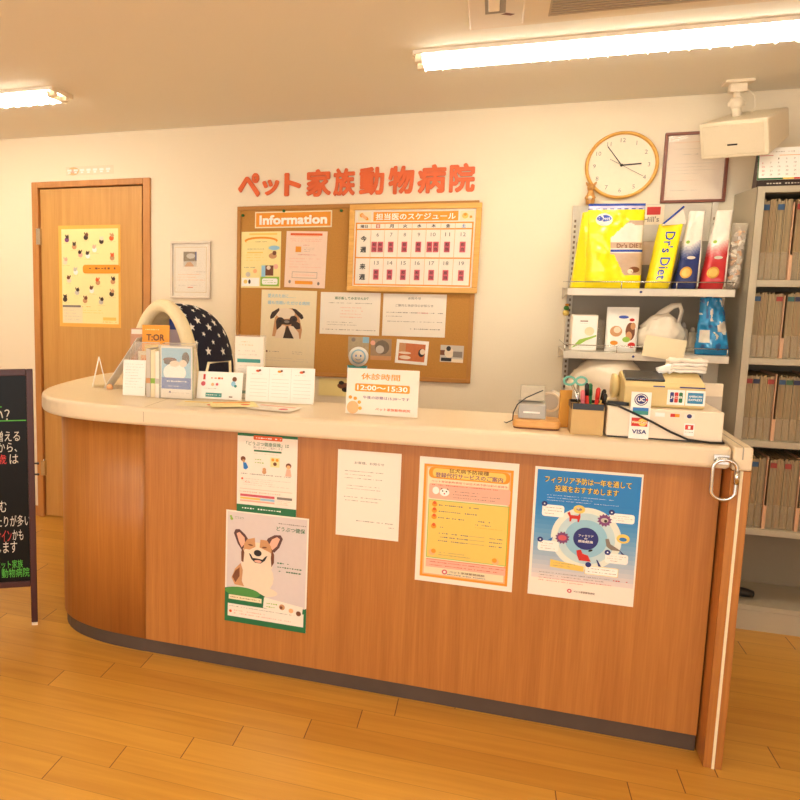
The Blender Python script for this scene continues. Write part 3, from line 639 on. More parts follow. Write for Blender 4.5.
# lettering above the door
s = Sheet(.298, .048, mat('door_sign_plate', (240, 222, 196), .4), t=.002); s.ell(.16, .52, .12, M_orl, .46); s.ell(.16, .52, .06, M_pink, .24)
for i in range(7): s.rect(.03 + i * .135, .30, .03 + i * .135 + .09, .55, M_wh2); s.rect(.045 + i * .135, .6, .03 + i * .135 + .07, .78, M_wh2)
s.build('door_sign', None, 'small pale sign with white lettering above the wooden door', 'sign', loc=(-2.139, W - .0003, 1.995), rot=(0, 0, 0))
# breed poster on the door
s = Sheet(.392, .572, mat('amber_border', (246, 186, 84), .5), t=.001); s.rect(.05, .035, .965, .965, mat('butter_paper', (248, 232, 168), .6)); s.rect(.06, .80, .38, .96, M_cream)
rnd = random.Random(5)
for (u, v, m1, m2) in ((.14, .12, pugd, M_mag2), (.45, .10, M_brn, pugd), (.86, .11, M_tan, M_or2), (.26, .19, pugd, M_tan), (.70, .14, M_fur, pugd), (.36, .27, pugd, M_pink), (.48, .28, pugd, M_wh2), (.87, .30, M_or2, M_tan), (.59, .22, M_pink, M_wh2), (.11, .34, M_pink, M_fur), (.28, .44, M_lgry, M_wh2), (.17, .52, M_brn, M_fur), (.64, .54, M_or2, M_tan), (.88, .53, pugd, M_tan), (.54, .62, M_brn, M_wh2), (.30, .64, pugd, M_lgry), (.86, .65, M_tan, pugd), (.10, .71, pugd, pugd), (.43, .72, M_brn, M_tan), (.69, .73, pugd, M_lgry)):
    s.ell(u, v + .018, .038, m2, .026, n=10, rot=rnd.uniform(-30, 30)); s.ell(u + rnd.uniform(-.015, .015), v - .008, .028, m1, .018, n=10); s.ell(u - .02, v - .022, .009, m1, .012, n=6); s.ell(u + .02, v - .022, .009, m1, .012, n=6)
    s.greek(u - .06, v + .045, u + .08, v + .06, 1, M_orl, .5)
s.rrect(.40, .385, 1.0, .47, M_or, .04); s.greek(.50, .40, .95, .44, 1, M_brn, .9, False)
s.rect(.06, .785, .36, .805, M_gry); s.greek(.38, .785, .55, .81, 1, M_or, .6); s.greek(.08, .82, .36, .94, 4, M_lgry, .4); s.greek(.40, .82, .92, .87, 2, M_yel, .5); s.rect(.72, .90, .93, .93, M_yel); s.greek(.72, .935, .93, .955, 1, M_or, .6)
s.build('poster', None, 'yellow poster of many small dogs taped to the wooden door', 'poster', loc=(-2.15, W + .0032, 1.148))
# clock
ck = E('wall_clock', 'round wall clock with pale wood rim and cream face above the shelf', 'clock', (.505, W, 1.933), ry=R(0))
rx = Matrix.Rotation(R(90), 4, 'X')
mb = MB(mat('clock_face', (243, 228, 204), .5)); mb.lathe([(.136, 0), (.136, .012)], n=48, mx=rx, smooth=False); mb.build('clock_face', ck)
mb = MB(M_yfr); mb.tube([(.139 * math.cos(a), -.014, .139 * math.sin(a)) for a in [2 * math.pi * i / 56 for i in range(56)]], .0075, n=10, closed=True, r2=.014); mb.build('clock_rim', ck)
cf = [o for o in ck.children if o.name.startswith('clock_face')][0]
for i in range(12):
    mb = MB(M_gry)
    t = str(12 if i == 0 else i); a = R(30 * i); vs, fs, (x0, x1, y0, y1) = text_mesh(t, .0); k_ = .018 / (y1 - y0)
    mb.add([((x - (x0 + x1) / 2) * k_ + .108 * math.sin(a), -.0128, (y - (y0 + y1) / 2) * k_ + .108 * math.cos(a)) for x, y, z in vs], fs)
    mb.build('numeral', cf)
def hand(name, ang, l0, l1, wd, y, m):
    mb = MB(m); mb.box(-wd / 2, wd / 2, -.001, 0, -l0, l1); mb.build(name, ck, loc=(0, y, 0), rot=(0, R(ang), 0))
hand('hour_hand', 87, .0, .078, .006, -.015, M_blk); hand('minute_hand', -36, .0, .102, .004, -.017, M_blk); hand('second_hand', 120, .055, .10, .002, -.019, M_gry)
MB(M_blk).lathe([(.006, 0), (.006, .008)], n=16, mx=rx).build('hub', ck, loc=(0, -.0125, 0))

# ------------------------------------------------------------------ ceiling lights
M_tube = bpy.data.materials.new('fluorescent_tube'); M_tube.use_nodes = True
_b = M_tube.node_tree.nodes['Principled BSDF']; _b.inputs['Emission Color'].default_value = TUBE_COL + (1,); _b.inputs['Emission Strength'].default_value = TUBE; _b.inputs['Base Color'].default_value = (1, 1, 1, 1)
M_refl = mat('lamp_enamel', (250, 244, 230), .35, var=.01)
M_louv = mat('louvre_plastic', (250, 244, 232), .5, var=.01)
LL, LW = 1.26, 0.175
def make_light():
    e = E('ceiling_light', '', 'ceiling light', (0, 0, CZ))
    h = MB(M_refl); h.box(-LL / 2, LL / 2, -LW / 2, LW / 2, -.006, 0)
    for sgn in (-1, 1):
        y0 = sgn * LW / 2; y1 = sgn * (LW / 2 - .004)
        h.add([(-LL / 2, y0, -.006), (LL / 2, y0, -.006), (LL / 2, y0, -.013), (-LL / 2, y0, -.013), (-LL / 2, y1, -.006), (LL / 2, y1, -.006), (LL / 2, y1, -.013), (-LL / 2, y1, -.013)],
              [(0, 1, 2, 3), (7, 6, 5, 4), (3, 2, 6, 7), (0, 3, 7, 4), (1, 5, 6, 2)])
    h.build('housing', e)
    for sx in (-1, 1):
        pl = MB(M_plasw).box(sx * LL / 2 - .002, sx * LL / 2 + .002, -LW / 2, LW / 2, -.018, 0).build('end_plate', e)
        for yy in (-.05, .05):
            MB(M_plasw).box(sx * (LL / 2 - .016) - .012, sx * (LL / 2 - .016) + .012, yy - .014, yy + .014, -.034, -.006).build('lamp_socket', pl, bevel=.003)
    for yy in (-.05, .05):
        MB(M_tube).tube([(-LL / 2 + .03, yy, -.024), (LL / 2 - .03, yy, -.024)], .0135, n=12).build('tube', e)
    lv = MB(M_louv)
    for i in range(21):
        x = -LL / 2 + .03 + i * (LL - .06) / 20
        pts = [(-LW / 2 + .004, -.0135), (-LW / 2 + .012, -.034)] + [(-LW / 2 + .02 + (LW - .04) * j / 8, -.040 + .002 * math.sin(math.pi * j / 8)) for j in range(9)] + [(LW / 2 + .004, -.032), (LW / 2 - .004, -.0135)]
        lv.prism(ccw([(y, z) for y, z in pts]), x - .0012, x + .0012, axis='x')
    lv.build('louvre', e)
    return e
la = make_light(); la.location = (-.303 + LL / 2, 3.042, CZ); la['label'] = 'long fluorescent ceiling light at the upper right above the counter'
lb = copy_tree(la); lb.location = (-1.765 - LL / 2, 3.085, CZ); lb['label'] = 'short stretch of fluorescent ceiling light at the left edge of the photo'
for i, (x, y) in enumerate(((.33, .75), (-2.4, .75), (.33, -1.2), (-2.4, -1.2))):  # unseen rows, added as fill for the camera side of the room
    lc = copy_tree(la); lc.location = (x, y, CZ); lc['label'] = 'unseen fluorescent ceiling light in the %s row from the wall, %s side' % (('second', 'third')[i // 2], ('right', 'left')[i % 2]); lc['group'] = 'unseen ceiling lights on the camera side'
# ceiling air conditioner
ac = E('ceiling_air_conditioner', 'cream square ceiling air conditioner at the top of the photo', 'air conditioner', (.38, 2.255, CZ))
mb = MB(M_plas); a0 = .49
mb.box(-a0, a0, -a0, a0, -.014, 0); mb.build('cover_panel', ac, bevel=.005)
mb = MB(M_plas); mb.box(-.34, .34, -.36, .43, -.026, -.0145); mb.build('grille_frame', ac, bevel=.004)
mb = MB(mat('grille_brown', (188, 172, 148), .6)); mb.box(-.27, .28, -.30, .37, -.029, -.0262)
mb.build('intake_grille', ac)
mb = MB(M_shelfd)
for i in range(30): mb.box(-.265, .275, -.29 + i * .022, -.286 + i * .022, -.031, -.0292)
mb.build('grille_slats', ac)
for sx in (-1, 1):
    MB(M_bkb).box(sx * .415 - .028, sx * .415 + .028, -.34, .34, -.0152, -.0142).build('air_slot', ac)
    MB(M_plasw).box(sx * .415 - .018, sx * .415 + .012, -.33, .30, -.022, -.0154).build('louvre_vane', ac, bevel=.002)
MB(M_brn).add([(-.40, .352, -.0156), (-.385, .34, -.0156), (-.36, .36, -.0156), (-.372, .372, -.0156)], [(0, 1, 2, 3)]).build('vane_hinge', ac)

# ------------------------------------------------------------------ speaker
sp = E('ceiling_speaker', 'ivory box speaker hanging from a ceiling bracket above the shelves', 'speaker', (.871, 3.80, CZ))
MB(M_plasw).box(-.05, .05, -.04, .04, -.012, 0).box(-.03, .03, -.022, .022, -.045, -.012).build('ceiling_plate', sp, bevel=.004)
mb = MB(M_plasw); mb.tube([(0, 0, -.045), (0, 0, -.075)], .014); mb.lathe([(.001, -.11), (.018, -.105), (.026, -.09), (.026, -.08), (.018, -.066), (.001, -.062)], n=20); mb.tube([(0, 0, -.10), (.01, 0, -.15)], .017); mb.tube([(-.03, 0, -.088), (.03, 0, -.088)], .009)
mb.build('ball_bracket', sp)
mb = MB(M_plas)
hw, hh, dp = .126, .072, .20
fv = [(-hw, -dp / 2, -hh), (hw, -dp / 2, -hh), (hw, -dp / 2, hh), (-hw, -dp / 2, hh)]; bv = [(-hw * .82, dp / 2, -hh * .7), (hw * .82, dp / 2, -hh * .7), (hw * .82, dp / 2, hh * .9), (-hw * .82, dp / 2, hh * .9)]
mb.add(fv + bv, [(0, 1, 2, 3), (5, 4, 7, 6), (1, 5, 6, 2), (4, 0, 3, 7), (3, 2, 6, 7), (0, 4, 5, 1)])
rot = (R(-20), 0, R(-36)); rot = Euler((R(20), R(3), R(-40)), 'XYZ')
cab = mb.build('speaker_cabinet', sp, loc=(.040, -.02, -.205), rot=rot, bevel=.008, seg=3)
g_ = MB(mat('grille_cloth', (220, 206, 180), .7, bump=.2, bscale=400)); g_.box(-.112, .112, -dp / 2 - .004, -dp / 2 + .001, -.058, .058); g_.build('speaker_grille', sp, loc=(.040, -.02, -.205), rot=rot, bevel=.003)
g_ = MB(M_blk); g_.box(-.018, .018, -dp / 2 - .0055, -dp / 2 - .0038, -.022, -.016); g_.build('nameplate', sp, loc=(.040, -.02, -.205), rot=rot)
MB(M_plasw).tube([(.03, .0, -.03), (.06, .0, -.06), (.066, 0, -.10), (.05, 0, -.14), (.02, .0, -.165)], .0022, n=6).build('speaker_cable', sp)

# ------------------------------------------------------------------ bookcase of patient files
bk = E('file_bookcase', 'tall cream metal bookcase full of patient files at the right edge', 'bookcase', (.945, 3.695, 0))
BW, BH, BD = .90, 1.792, .322
mb = MB(M_bks); mb.box(0, .022, 0, BD, 0, BH); mb.box(.0, .026, -.001, .010, .03, BH - .001); mb.build('side_panel', bk, bevel=.001)
mb = MB(M_bks); mb.box(BW - .022, BW, 0, BD, 0, BH); mb.build('side_panel', bk)
MB(M_bks).box(.0225, BW - .0225, 0, BD, BH - .024, BH).build('top_panel', bk, bevel=.001)
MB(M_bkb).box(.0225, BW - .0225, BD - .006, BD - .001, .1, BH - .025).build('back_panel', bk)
SHZ = [1.432, 1.125, .793, .430]
for z in SHZ: MB(M_bks).box(.0265, BW - .0225, .004, BD - .007, z - .026, z).build('shelf', bk, bevel=.001)
MB(M_bks).box(.0265, BW - .0225, .004, BD - .007, .085, .105).build('bottom_shelf', bk)
MB(M_bks).box(.0265, BW - .0225, .003, .02, 0, .084).build('plinth', bk)
fcol = [mat('file_beige', (158, 138, 100), .5, var=.03), mat('file_straw', (170, 148, 110), .5, var=.03), mat('file_grey', (150, 134, 102), .5, var=.03), mat('file_tan', (164, 136, 98), .5, var=.03)]
tabc = [(mat('tab_red', (150, 52, 44), .6), 'red'), (mat('tab_blue', (50, 84, 120), .6), 'blue'), (mat('tab_green', (52, 92, 62), .6), 'green'), (mat('tab_navy', (44, 48, 76), .6), 'navy'), (mat('tab_teal', (60, 104, 100), .6), 'teal')]
M_pocket = clear('file_pocket', (196, 176, 140), .35, .3)
M_divp = mat('divider_pink', (212, 168, 132), .4)
protos = {}
def make_file(ci, ti, wd, hf):
    e = E('patient_file', '', 'file')
    b = MB(fcol[ci]); rr_ = random.Random(ci * 7 + ti)
    n = 5; 
    for i in range(n):
        x0 = i * wd / n; b.box(x0 + .0004, x0 + wd / n - .0004, .0 + rr_.uniform(0, .002), .21, 0, hf * rr_.uniform(.96, 1.0), fcol[(ci + (i % 3 == 1)) % 4])
    b.build('paper_stack', e)
    MB(M_pocket).box(.0008, wd - .0008, -.0042, -.0028, 0, hf * .34).build('clear_pocket', e)
    if ti >= 0: MB(tabc[ti][0]).box(.001, wd - .001, -.0015, .0, hf * .86, hf * .93).build('index_tab', e)
    return e
rows = ['top', 'second', 'third', 'lowest filled']; ordn = [-1] * 4
ORD = 'first second third fourth fifth sixth seventh eighth ninth tenth eleventh twelfth thirteenth fourteenth fifteenth sixteenth seventeenth eighteenth nineteenth twentieth twenty-first twenty-second twenty-third twenty-fourth twenty-fifth'.split()
rowz = [1.7675, 1.405, 1.098, .766]
rnd = random.Random(11)
for r_, z in enumerate(SHZ):
    hmax = rowz[r_] - z - .012
    x = .03; i = 0
    while x < .62:
        if i % 5 == 4:
            key = ('div', r_)
            if key not in protos:
                b = MB(M_divp); b.box(0, .003, -.004, .20, 0, hmax * .92); b.box(0, .012, -.005, -.0035, 0, hmax * .30); protos[key] = b.build('file_divider', bk)
                o = protos[key]
            else: o = protos[key].copy(); C.objects.link(o)
            o.location = (x, .02, z + .0006); x += .0135
        else:
            ci = rnd.randrange(4); ti = rnd.choice((-1, -1, -1, 0, 1, 2, 3, 4)) if r_ != 0 else rnd.choice((-1, -1, 0, 1))
            key = (ci, ti, r_)
            if key not in protos: protos[key] = make_file(ci, ti, .0235, hmax * (.97 if r_ < 2 else .9)); o = protos[key]
            else: o = copy_tree(protos[key])
            o.location = (.945 + x, 3.695 + .028, z + .0012)
            ordn[r_] += 1
            cn = ['beige', 'straw', 'greyish', 'tan'][ci]; tn = ('with %s tab' % tabc[ti][1]) if ti >= 0 else 'without tab'
            o['label'] = '%s file %s, %s from left, %s shelf of bookcase' % (cn, tn, ORD[ordn[r_]], rows[r_]); o['group'] = 'patient files on the %s shelf' % rows[r_]
            x += .0245
        i += 1
# desk calendar on the bookcase
cal = E('desk_calendar', 'desk calendar with a green, yellow and red stripe on top of the bookcase', 'calendar', (1.050, 3.76, BH))
s = Sheet(.20, .125, M_wh2, t=.002); s.rect(0, 0, .02, 1, M_grn); s.text('1', .08, .07, .13, .19, M_red, .02); s.greek(.2, .06, .95, .2, 1, M_lgry, .5); s.rect(.03, .235, .25, .25, M_red); s.rect(.35, .235, .75, .25, M_or)
for r_ in range(5):
    for c_ in range(7):
        if r_ * 7 + c_ - 2 in range(0, 31): t = str(r_ * 7 + c_ - 1); s.text(t, .07 + c_ * .13, .32 + r_ * .125, .07 + c_ * .13 + .02 * len(t), .37 + r_ * .125, M_red if c_ == 0 else M_gry)
s.rect(.0, .95, .42, 1, M_grn); s.rect(.42, .95, .60, 1, M_yel); s.rect(.60, .95, .80, 1, M_red); s.rect(.8, .95, 1, 1, M_grl)
s.build('calendar_page', cal, loc=(0, -.0215, .028), rot=(R(-8), 0, 0))
b = MB(mat('calendar_base', (60, 34, 30), .4)); b.prism([(-.022, 0), (.04, 0), (.014, .15), (.006, .15)], -.1, .1, axis='x'); b.build('calendar_base', cal)
s = Sheet(.19, .022, mat('base_front', (44, 28, 26), .4), t=.001); s.greek(.15, .2, .95, .8, 1, M_lgry, .8, False); s.build('base_print', cal, loc=(0, -.0235, .003), rot=(R(-8), 0, 0))
# slipper-like black item at the bottom of the bookcase
b = MB(M_blkp); b.lathe([(.002, -.06), (.016, -.055), (.02, -.03), (.019, .03), (.015, .055), (.002, .06)], n=16, mx=Matrix.Translation((0, 0, .02)) @ Matrix.Rotation(R(97), 4, 'Y') @ Matrix.Rotation(R(0), 4, 'Z'))
b.build('rubber_grip', None, 'black rounded object lying on the empty bottom shelf of the bookcase', 'grip', loc=(1.035, 3.78, .1135))

# ------------------------------------------------------------------ wall shelving with pet food
sf = E('wall_shelving', 'cream slotted wall shelving stacked with pet food behind the counter', 'shelving', (.30, W, 0))
for x in (.022, .562):
    mb = MB(M_shelf); mb.box(x, x + .022, -.034, -.001, 0, 1.762)
    p_ = mb.build('slotted_post', sf, bevel=.001)
    sl = MB(mat('slot_shadow', (120, 100, 78), .8))
    for i in range(60): z = .30 + i * .0235; sl.box(x + .007, x + .015, -.0347, -.0342, z, z + .012)
    sl.build('slots', p_)
MB(M_shelf).box(.0445, .5615, -.024, -.016, 1.60, 1.760).build('top_panel', sf, bevel=.001)
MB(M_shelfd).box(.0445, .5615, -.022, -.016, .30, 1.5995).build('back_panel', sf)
SZ = [1.394, 1.127, .865]
for i, z in enumerate(SZ):
    sd = .325
    mb = MB(M_shelf); mb.box(-.004, .604, -sd, -.035, z - .004, z); mb.box(-.004, .604, -sd - .002, -sd + .002, z - .030, z)
    sh = mb.build('shelf_board', sf, bevel=.002)
    for x in (-.002, .594):
        MB(M_shelf).prism([(-.036, z - .005), (-.036, z - .05), (-.30, z - .020), (-.30, z - .005)][::-1], x, x + .004, axis='x').build('bracket', sh)
    wr = MB(M_steel)
    if i < 2:
        wr.tube([(.0, -.04, z + .028), (.0, -sd + .006, z + .028), (.60, -sd + .006, z + .028), (.60, -.04, z + .028)], .0022, n=6)
        for x in (.002, .2, .4, .598): wr.tube([(x, -sd + .006, z), (x, -sd + .006, z + .028)], .0022, n=6)
        wr.build('wire_guard', sh)
MB(M_shelf).box(-.004, .604, -.325, -.035, .0, .10).build('base_shelf', sf)
for z, x in ((1.381, .272), (1.114, .262)):
    MB(M_nvy).lathe([(.005, 0), (.005, .001)], n=14, mx=Matrix.Translation((x, -.3272, z)) @ rx).build('round_sticker', sf)

def pouch(w, h, d, matfn, crk=.004, seed=0, nu=34, nv=44, top=.0, bot=.9, lean=0.0, power=4, taper=0.0):
    """stand-up bag: flat-sealed top, full bottom; front faces -y. returns (MB, surf) with surf(u, v) on the front"""
    def half(u, v):
        e = max(0.0, 1 - abs(2 * u - 1) ** power) ** .5
        t = (1 - v) ** .75 * (1 - top) + top
        b = min(1.0, .55 + v * 5)
        return d / 2 * e * t * b + .0012
    def pt(u, v, sgn):
        wl_ = w * (1 - taper * v); x = (u - .5) * wl_ + lean * v * h; z = v * h
        q = Vector((u * w * 14 + seed * 7.3, v * h * 14, sgn * 3.0 + seed))
        n = mnoise.noise(q) * crk + mnoise.noise(q * 2.7) * crk * .5
        f = min(1, v * 8) * min(1, (1 - abs(2 * u - 1)) * 10)
        return Vector((x + n * .3, sgn * (half(u, v)) + n * f, z))
    mb = MB()
    for sgn in (-1, 1):
        for j in range(nv):
            for i in range(nu):
                u0, u1, v0, v1 = i / nu, (i + 1) / nu, j / nv, (j + 1) / nv
                vs = [pt(u0, v0, sgn), pt(u1, v0, sgn), pt(u1, v1, sgn), pt(u0, v1, sgn)]
                mb.add(vs, [(0, 1, 2, 3)] if sgn < 0 else [(3, 2, 1, 0)], matfn((u0 + u1) / 2, (v0 + v1) / 2, sgn), True)
    for j in range(nv):
        for u, fl in ((0, 1), (1, 0)):
            a, b, c, d_ = pt(u, j / nv, -1), pt(u, (j + 1) / nv, -1), pt(u, (j + 1) / nv, 1), pt(u, j / nv, 1)
            mb.add([a, b, c, d_], [(0, 1, 2, 3)] if fl else [(3, 2, 1, 0)], matfn(u, (j + .5) / nv, 0), True)
    bp_ = [pt(i / nu, 0, -1) for i in range(nu + 1)] + [pt(i / nu, 0, 1) for i in range(nu, -1, -1)]
    mb.add(bp_, [tuple(range(len(bp_)))[::-1]], matfn(.5, 0, 0))
    return mb, (lambda u, v: pt(u, v, -1) + Vector((0, -.0012, 0)))
def weld(o, smooth=True):
    bm = bmesh.new(); bm.from_mesh(o.data); bmesh.ops.remove_doubles(bm, verts=bm.verts, dist=.00005); bm.to_mesh(o.data); bm.free(); return o
def on_surf(mb, surf, s, u0, v0, u1, v1, m, bold=0.0, vert=False):
    vs, fs, (a, b, c, d) = text_mesh(s, bold)
    out = []
    for x, y, lay in vs:
        p, q = (x - a) / (b - a), (y - c) / (d - c)
        if vert: p, q = q, 1 - p      # reads downward
        out.append(surf(u0 + (u1 - u0) * p, v0 + (v1 - v0) * q) + Vector((0, lay * 2e-5 - .0002, 0)))
    mb.add(out, fs, m)
def disc(mb, surf, cu, cv, ru, rv, m, n=20, lift=.0):
    out = [surf(cu, cv) + Vector((0, -.001 - lift, 0))] + [surf(cu + ru * math.cos(2 * math.pi * i / n), cv + rv * math.sin(2 * math.pi * i / n)) + Vector((0, -.001 - lift, 0)) for i in range(n)]
    mb.add(out, [(0, 1 + i, 1 + (i + 1) % n) for i in range(n)], m)
FY = 3.772
m_foil_y = mat('yellow_foil', (246, 226, 20), .22, var=.05, coat=.4); m_foil_w = mat('white_foil', (236, 228, 216), .22, var=.06, coat=.4)
m_foil_b = mat('blue_foil', (40, 72, 168), .25, var=.05, coat=.3); m_foil_r = mat('red_foil', (196, 44, 48), .25, var=.05, coat=.3); m_foil_t = mat('tan_foil', (196, 168, 146), .3, var=.1)
m_foil_d = mat('navy_foil', (30, 48, 110), .25, var=.08, coat=.3); m_gold = mat('gold_seal', (206, 150, 50), .3, metal=.3)
def f_big(u, v, s):
    if v > .925: return m_foil_b if (v > .965 or .935 < v < .95 and int(u * 40) % 5 < 3) else mat('lilac_foil', (206, 196, 222), .25)
    if s >= 0: return m_foil_y
    if u > .40 and u < .985:
        if .40 < v < .80 and v < .56 + (u - .34) * .62 and v > .40: 
            if v < .47 and v > .42: return m_foil_b if .43 < v < .46 else m_foil_w
            if v > .58 and (u - .72) ** 2 * 9 + (v - .68) ** 2 * 14 < .12: return m_foil_w
            return m_foil_t if (v < .55 or v > .74) else m_foil_w
        if .12 < v <= .40 and u > .46 + (.40 - v) * .75: return m_foil_t if v > .15 else m_foil_y
    return m_foil_y
mb, sfn = pouch(.222, .352, .11, f_big, .007, 1, nu=56, nv=70, power=6)
disc(mb, sfn, .27, .81, .15, .075, m_foil_w); disc(mb, sfn, .27, .825, .13, .04, m_foil_b, lift=.0005)
on_surf(mb, lambda u, v: sfn(u, v) + Vector((0, -.002, 0)), 'Select', .17, .81, .37, .84, M_wh2, .01)
on_surf(mb, sfn, "Dr's DIET", .50, .475, .95, .53, M_brn, .02)
disc(mb, sfn, .82, .22, .10, .035, M_brn); disc(mb, sfn, .75, .20, .05, .03, M_fur)
bg = E('pet_food_bag', 'large bright yellow pet food bag at the left end of the upper shelf', 'bag', (.470, FY + .008, SZ[0] + .001), R(10))
weld(mb.build('bag_body', bg))
MB(m_foil_y).add([(-.104, -.02, .0), (-.150, .030, .0), (-.150, .060, .0), (-.104, .045, .0), (-.105, -.004, .322), (-.128, .012, .318), (-.128, .022, .318), (-.105, .012, .322)], [(0, 4, 5, 1), (1, 5, 6, 2), (2, 6, 7, 3), (3, 7, 4, 0), (4, 7, 6, 5), (0, 1, 2, 3)]).build('side_gusset', bg, bevel=.004)
def f_yel(u, v, s):
    if v > .93: return m_foil_b
    return m_foil_y
mb, sfn = pouch(.088, .262, .12, lambda u, v, s: m_foil_y,   .003, 2, nu=18, nv=30, lean=.13, power=8, top=.45)
on_surf(mb, sfn, "Dr's Diet", .30, .14, .72, .88, m_foil_b, .015, vert=True)
bg = E('pet_food_bag', 'narrow yellow pet food bag leaning sideways with blue writing', 'bag', (.638, FY - .005, SZ[0] + .001), R(-1))
weld(mb.build('bag_body', bg))
MB(m_foil_w).add([(-.006, -.05, .255), (.085, -.02, .262), (.082, .04, .262), (-.006, .05, .255), (.068, -.03, .325), (.080, .03, .330)], [(0, 1, 4), (1, 2, 5, 4), (2, 3, 5), (3, 0, 4, 5), (0, 3, 2, 1)]).build('folded_top', bg)
MB(m_foil_b).tube([(.0, -.046, .262), (.070, -.034, .330)], .004, n=6).build('blue_seal', bg)
def f_cb(mc, c):
    fade = [mat('fade_%d_%d' % (c[0], q), tuple(int(c[k] + (236 - 8 * k - c[k]) * (q + 1) / 7) for k in range(3)), .22, var=.04, coat=.3) for q in range(6)]
    def f(u, v, s):
        k_ = (v + .04 * math.sin(u * 5) - .42) / .17
        return mc if k_ < 0 else (m_foil_w if k_ >= 1 else fade[int(k_ * 6)])
    return f
for (x, mc, cc_, sd, lb) in ((.736, m_foil_d, (30, 48, 110), 3, 'white pet food bag with a navy lower half'), (.831, m_foil_r, (196, 44, 48), 4, 'white pet food bag with a red lower half')):
    mb, sfn = pouch(.088, .315, .10, f_cb(mc, cc_), .006, sd, nu=26, nv=56, lean=.09, taper=.35, power=6)
    disc(mb, sfn, .38, .21, .26, .075, m_gold); disc(mb, sfn, .38, .21, .19, .055, mat('gold_light', (226, 186, 96), .3), lift=.0008)
    disc(mb, sfn, .22, .60, .10, .022, M_grl); disc(mb, sfn, .5, .40, .2, .02, M_lgry, lift=.0006)
    bg = E('pet_food_bag', lb + ' on the upper shelf', 'bag', (x, FY, SZ[0] + .001), R(1)); weld(mb.build('bag_body', bg))
    MB(m_foil_w).tube([(.0415, -.040, .01), (.046, -.026, .14), (.044, -.012, .24), (.052, -.003, .311)], .003, n=6).build('side_seam', bg)
M_film2 = clear('cloudy_film', (226, 214, 196), .28, .08)
m_flk = mat('silver_flake', (200, 190, 176), .25, metal=.5, var=.2)
mb, sfn = pouch(.052, .262, .08, lambda u, v, s: M_film2, .008, 6, nu=24, nv=36, lean=.05, power=4, top=.25)
bg = E('treat_bag', 'clear bag of small silvery treats at the right end of the upper shelf', 'bag', (.905, FY + .0, SZ[0] + .001), R(0)); weld(mb.build('bag_body', bg))
rnd = random.Random(3)
mb = MB(m_flk)
for i in range(90):
    z = .02 + .21 * rnd.random(); x = rnd.uniform(-.014, .014) + .05 * z; y = rnd.uniform(-.028, .02) * (1 - z * 2.6); 
    mb.box(-.010, .010, -.004, .004, -.008, .008, (m_flk, M_lgry, m_flk, M_white, M_tan)[i % 5], mx=Matrix.Translation((x, y, z)) @ Euler((rnd.random() * 3, rnd.random() * 3, 0)).to_matrix().to_4x4())
o = mb.build('treats', bg, kind='stuff')
# dark bag behind and small printed card on the back panel
mb, sfn = pouch(.075, .20, .07, lambda u, v, s: mat('grey_foil', (120, 108, 92), .3, var=.2) if v < .5 else m_foil_t, .008, 9, nu=18, nv=24)
bg = E('pet_food_bag', 'small grey bag half hidden between the two yellow bags', 'bag', (.632, 3.90, SZ[0] + .001)); weld(mb.build('bag_body', bg))
s = Sheet(.088, .085, M_plasw, t=.001); s.rect(.02, .08, .16, .48, M_nvy); s.rect(.24, .10, .84, .50, M_red); s.text("Hill's", .12, .58, .80, .86, M_gry, .02)
s.build('shelf_label', None, 'pale card with a red square on the top panel of the shelving', 'label', loc=(.640, W - .0245, 1.672))

def blob(rx_, ry_, rz_, m, amp=.25, sc=4, seed=0, sub=4, fl=True, ridg=False):
    bm = bmesh.new(); bmesh.ops.create_icosphere(bm, subdivisions=sub, radius=1)
    for v in bm.verts:
        n = mnoise.noise(v.co * sc * .4 + Vector((seed, 0, 0))) * amp + (1 - abs(mnoise.noise(v.co * sc + Vector((0, seed, 0))))) * amp * .45 + abs(mnoise.noise(v.co * sc * 2.3 + Vector((seed, seed, 0)))) * amp * .25
        k = 1 + n - amp * .4; p = v.co * k
        z = max(-.9, p.z) if fl else p.z
        v.co = Vector((p.x * rx_, p.y * ry_, (z + .9) * rz_))
    vs = [tuple(v.co) for v in bm.verts]; fs = [tuple(v.index for v in f.verts) for f in bm.faces]; bm.free()
    mb = MB(m); mb.add(vs, fs, m, True); return mb
M_bagw = mat('white_film_bag', (232, 220, 200), .3, var=.04, trans=0, coat=.3)
# second shelf
bx = E('carton', 'small white carton with faint green print at the left of the middle shelf', 'box', (.377, 3.79, SZ[1] + .001), R(2))
MB(M_white).box(-.05, .05, -.035, .035, 0, .152).build('carton_body', bx, bevel=.002)
s = Sheet(.094, .146, M_wh2, t=.0004); s.rect(.3, .14, .62, .17, M_brn); s.greek(.3, .2, .65, .24, 1, M_gry, .5); s.poly([(.0, .95), (.3, .7), (.7, .62), (1, .55), (1, .6), (.6, .72), (.3, .86)], M_grl); s.ell(.7, .45, .2, M_cream); s.greek(.1, .85, .9, .95, 2, M_lgry, .4)
s.build('front_print', bx, loc=(0, -.0352, .003))
mb, sfn = pouch(.122, .188, .05, lambda u, v, s: M_wh2, .002, 12, nu=26, nv=34)
disc(mb, sfn, .52, .78, .16, .035, m_foil_b); disc(mb, sfn, .78, .72, .08, .035, m_foil_r)
disc(mb, sfn, .30, .46, .19, .12, M_tan); disc(mb, sfn, .33, .49, .11, .07, M_fur, lift=.0006); disc(mb, sfn, .74, .46, .15, .2, M_brn); disc(mb, sfn, .70, .36, .10, .10, M_tan, lift=.0006); disc(mb, sfn, .82, .58, .08, .08, M_tan, lift=.0008)
disc(mb, sfn, .62, .28, .12, .06, M_grl, lift=.001); disc(mb, sfn, .25, .20, .12, .05, M_or); disc(mb, sfn, .80, .16, .12, .06, M_red)
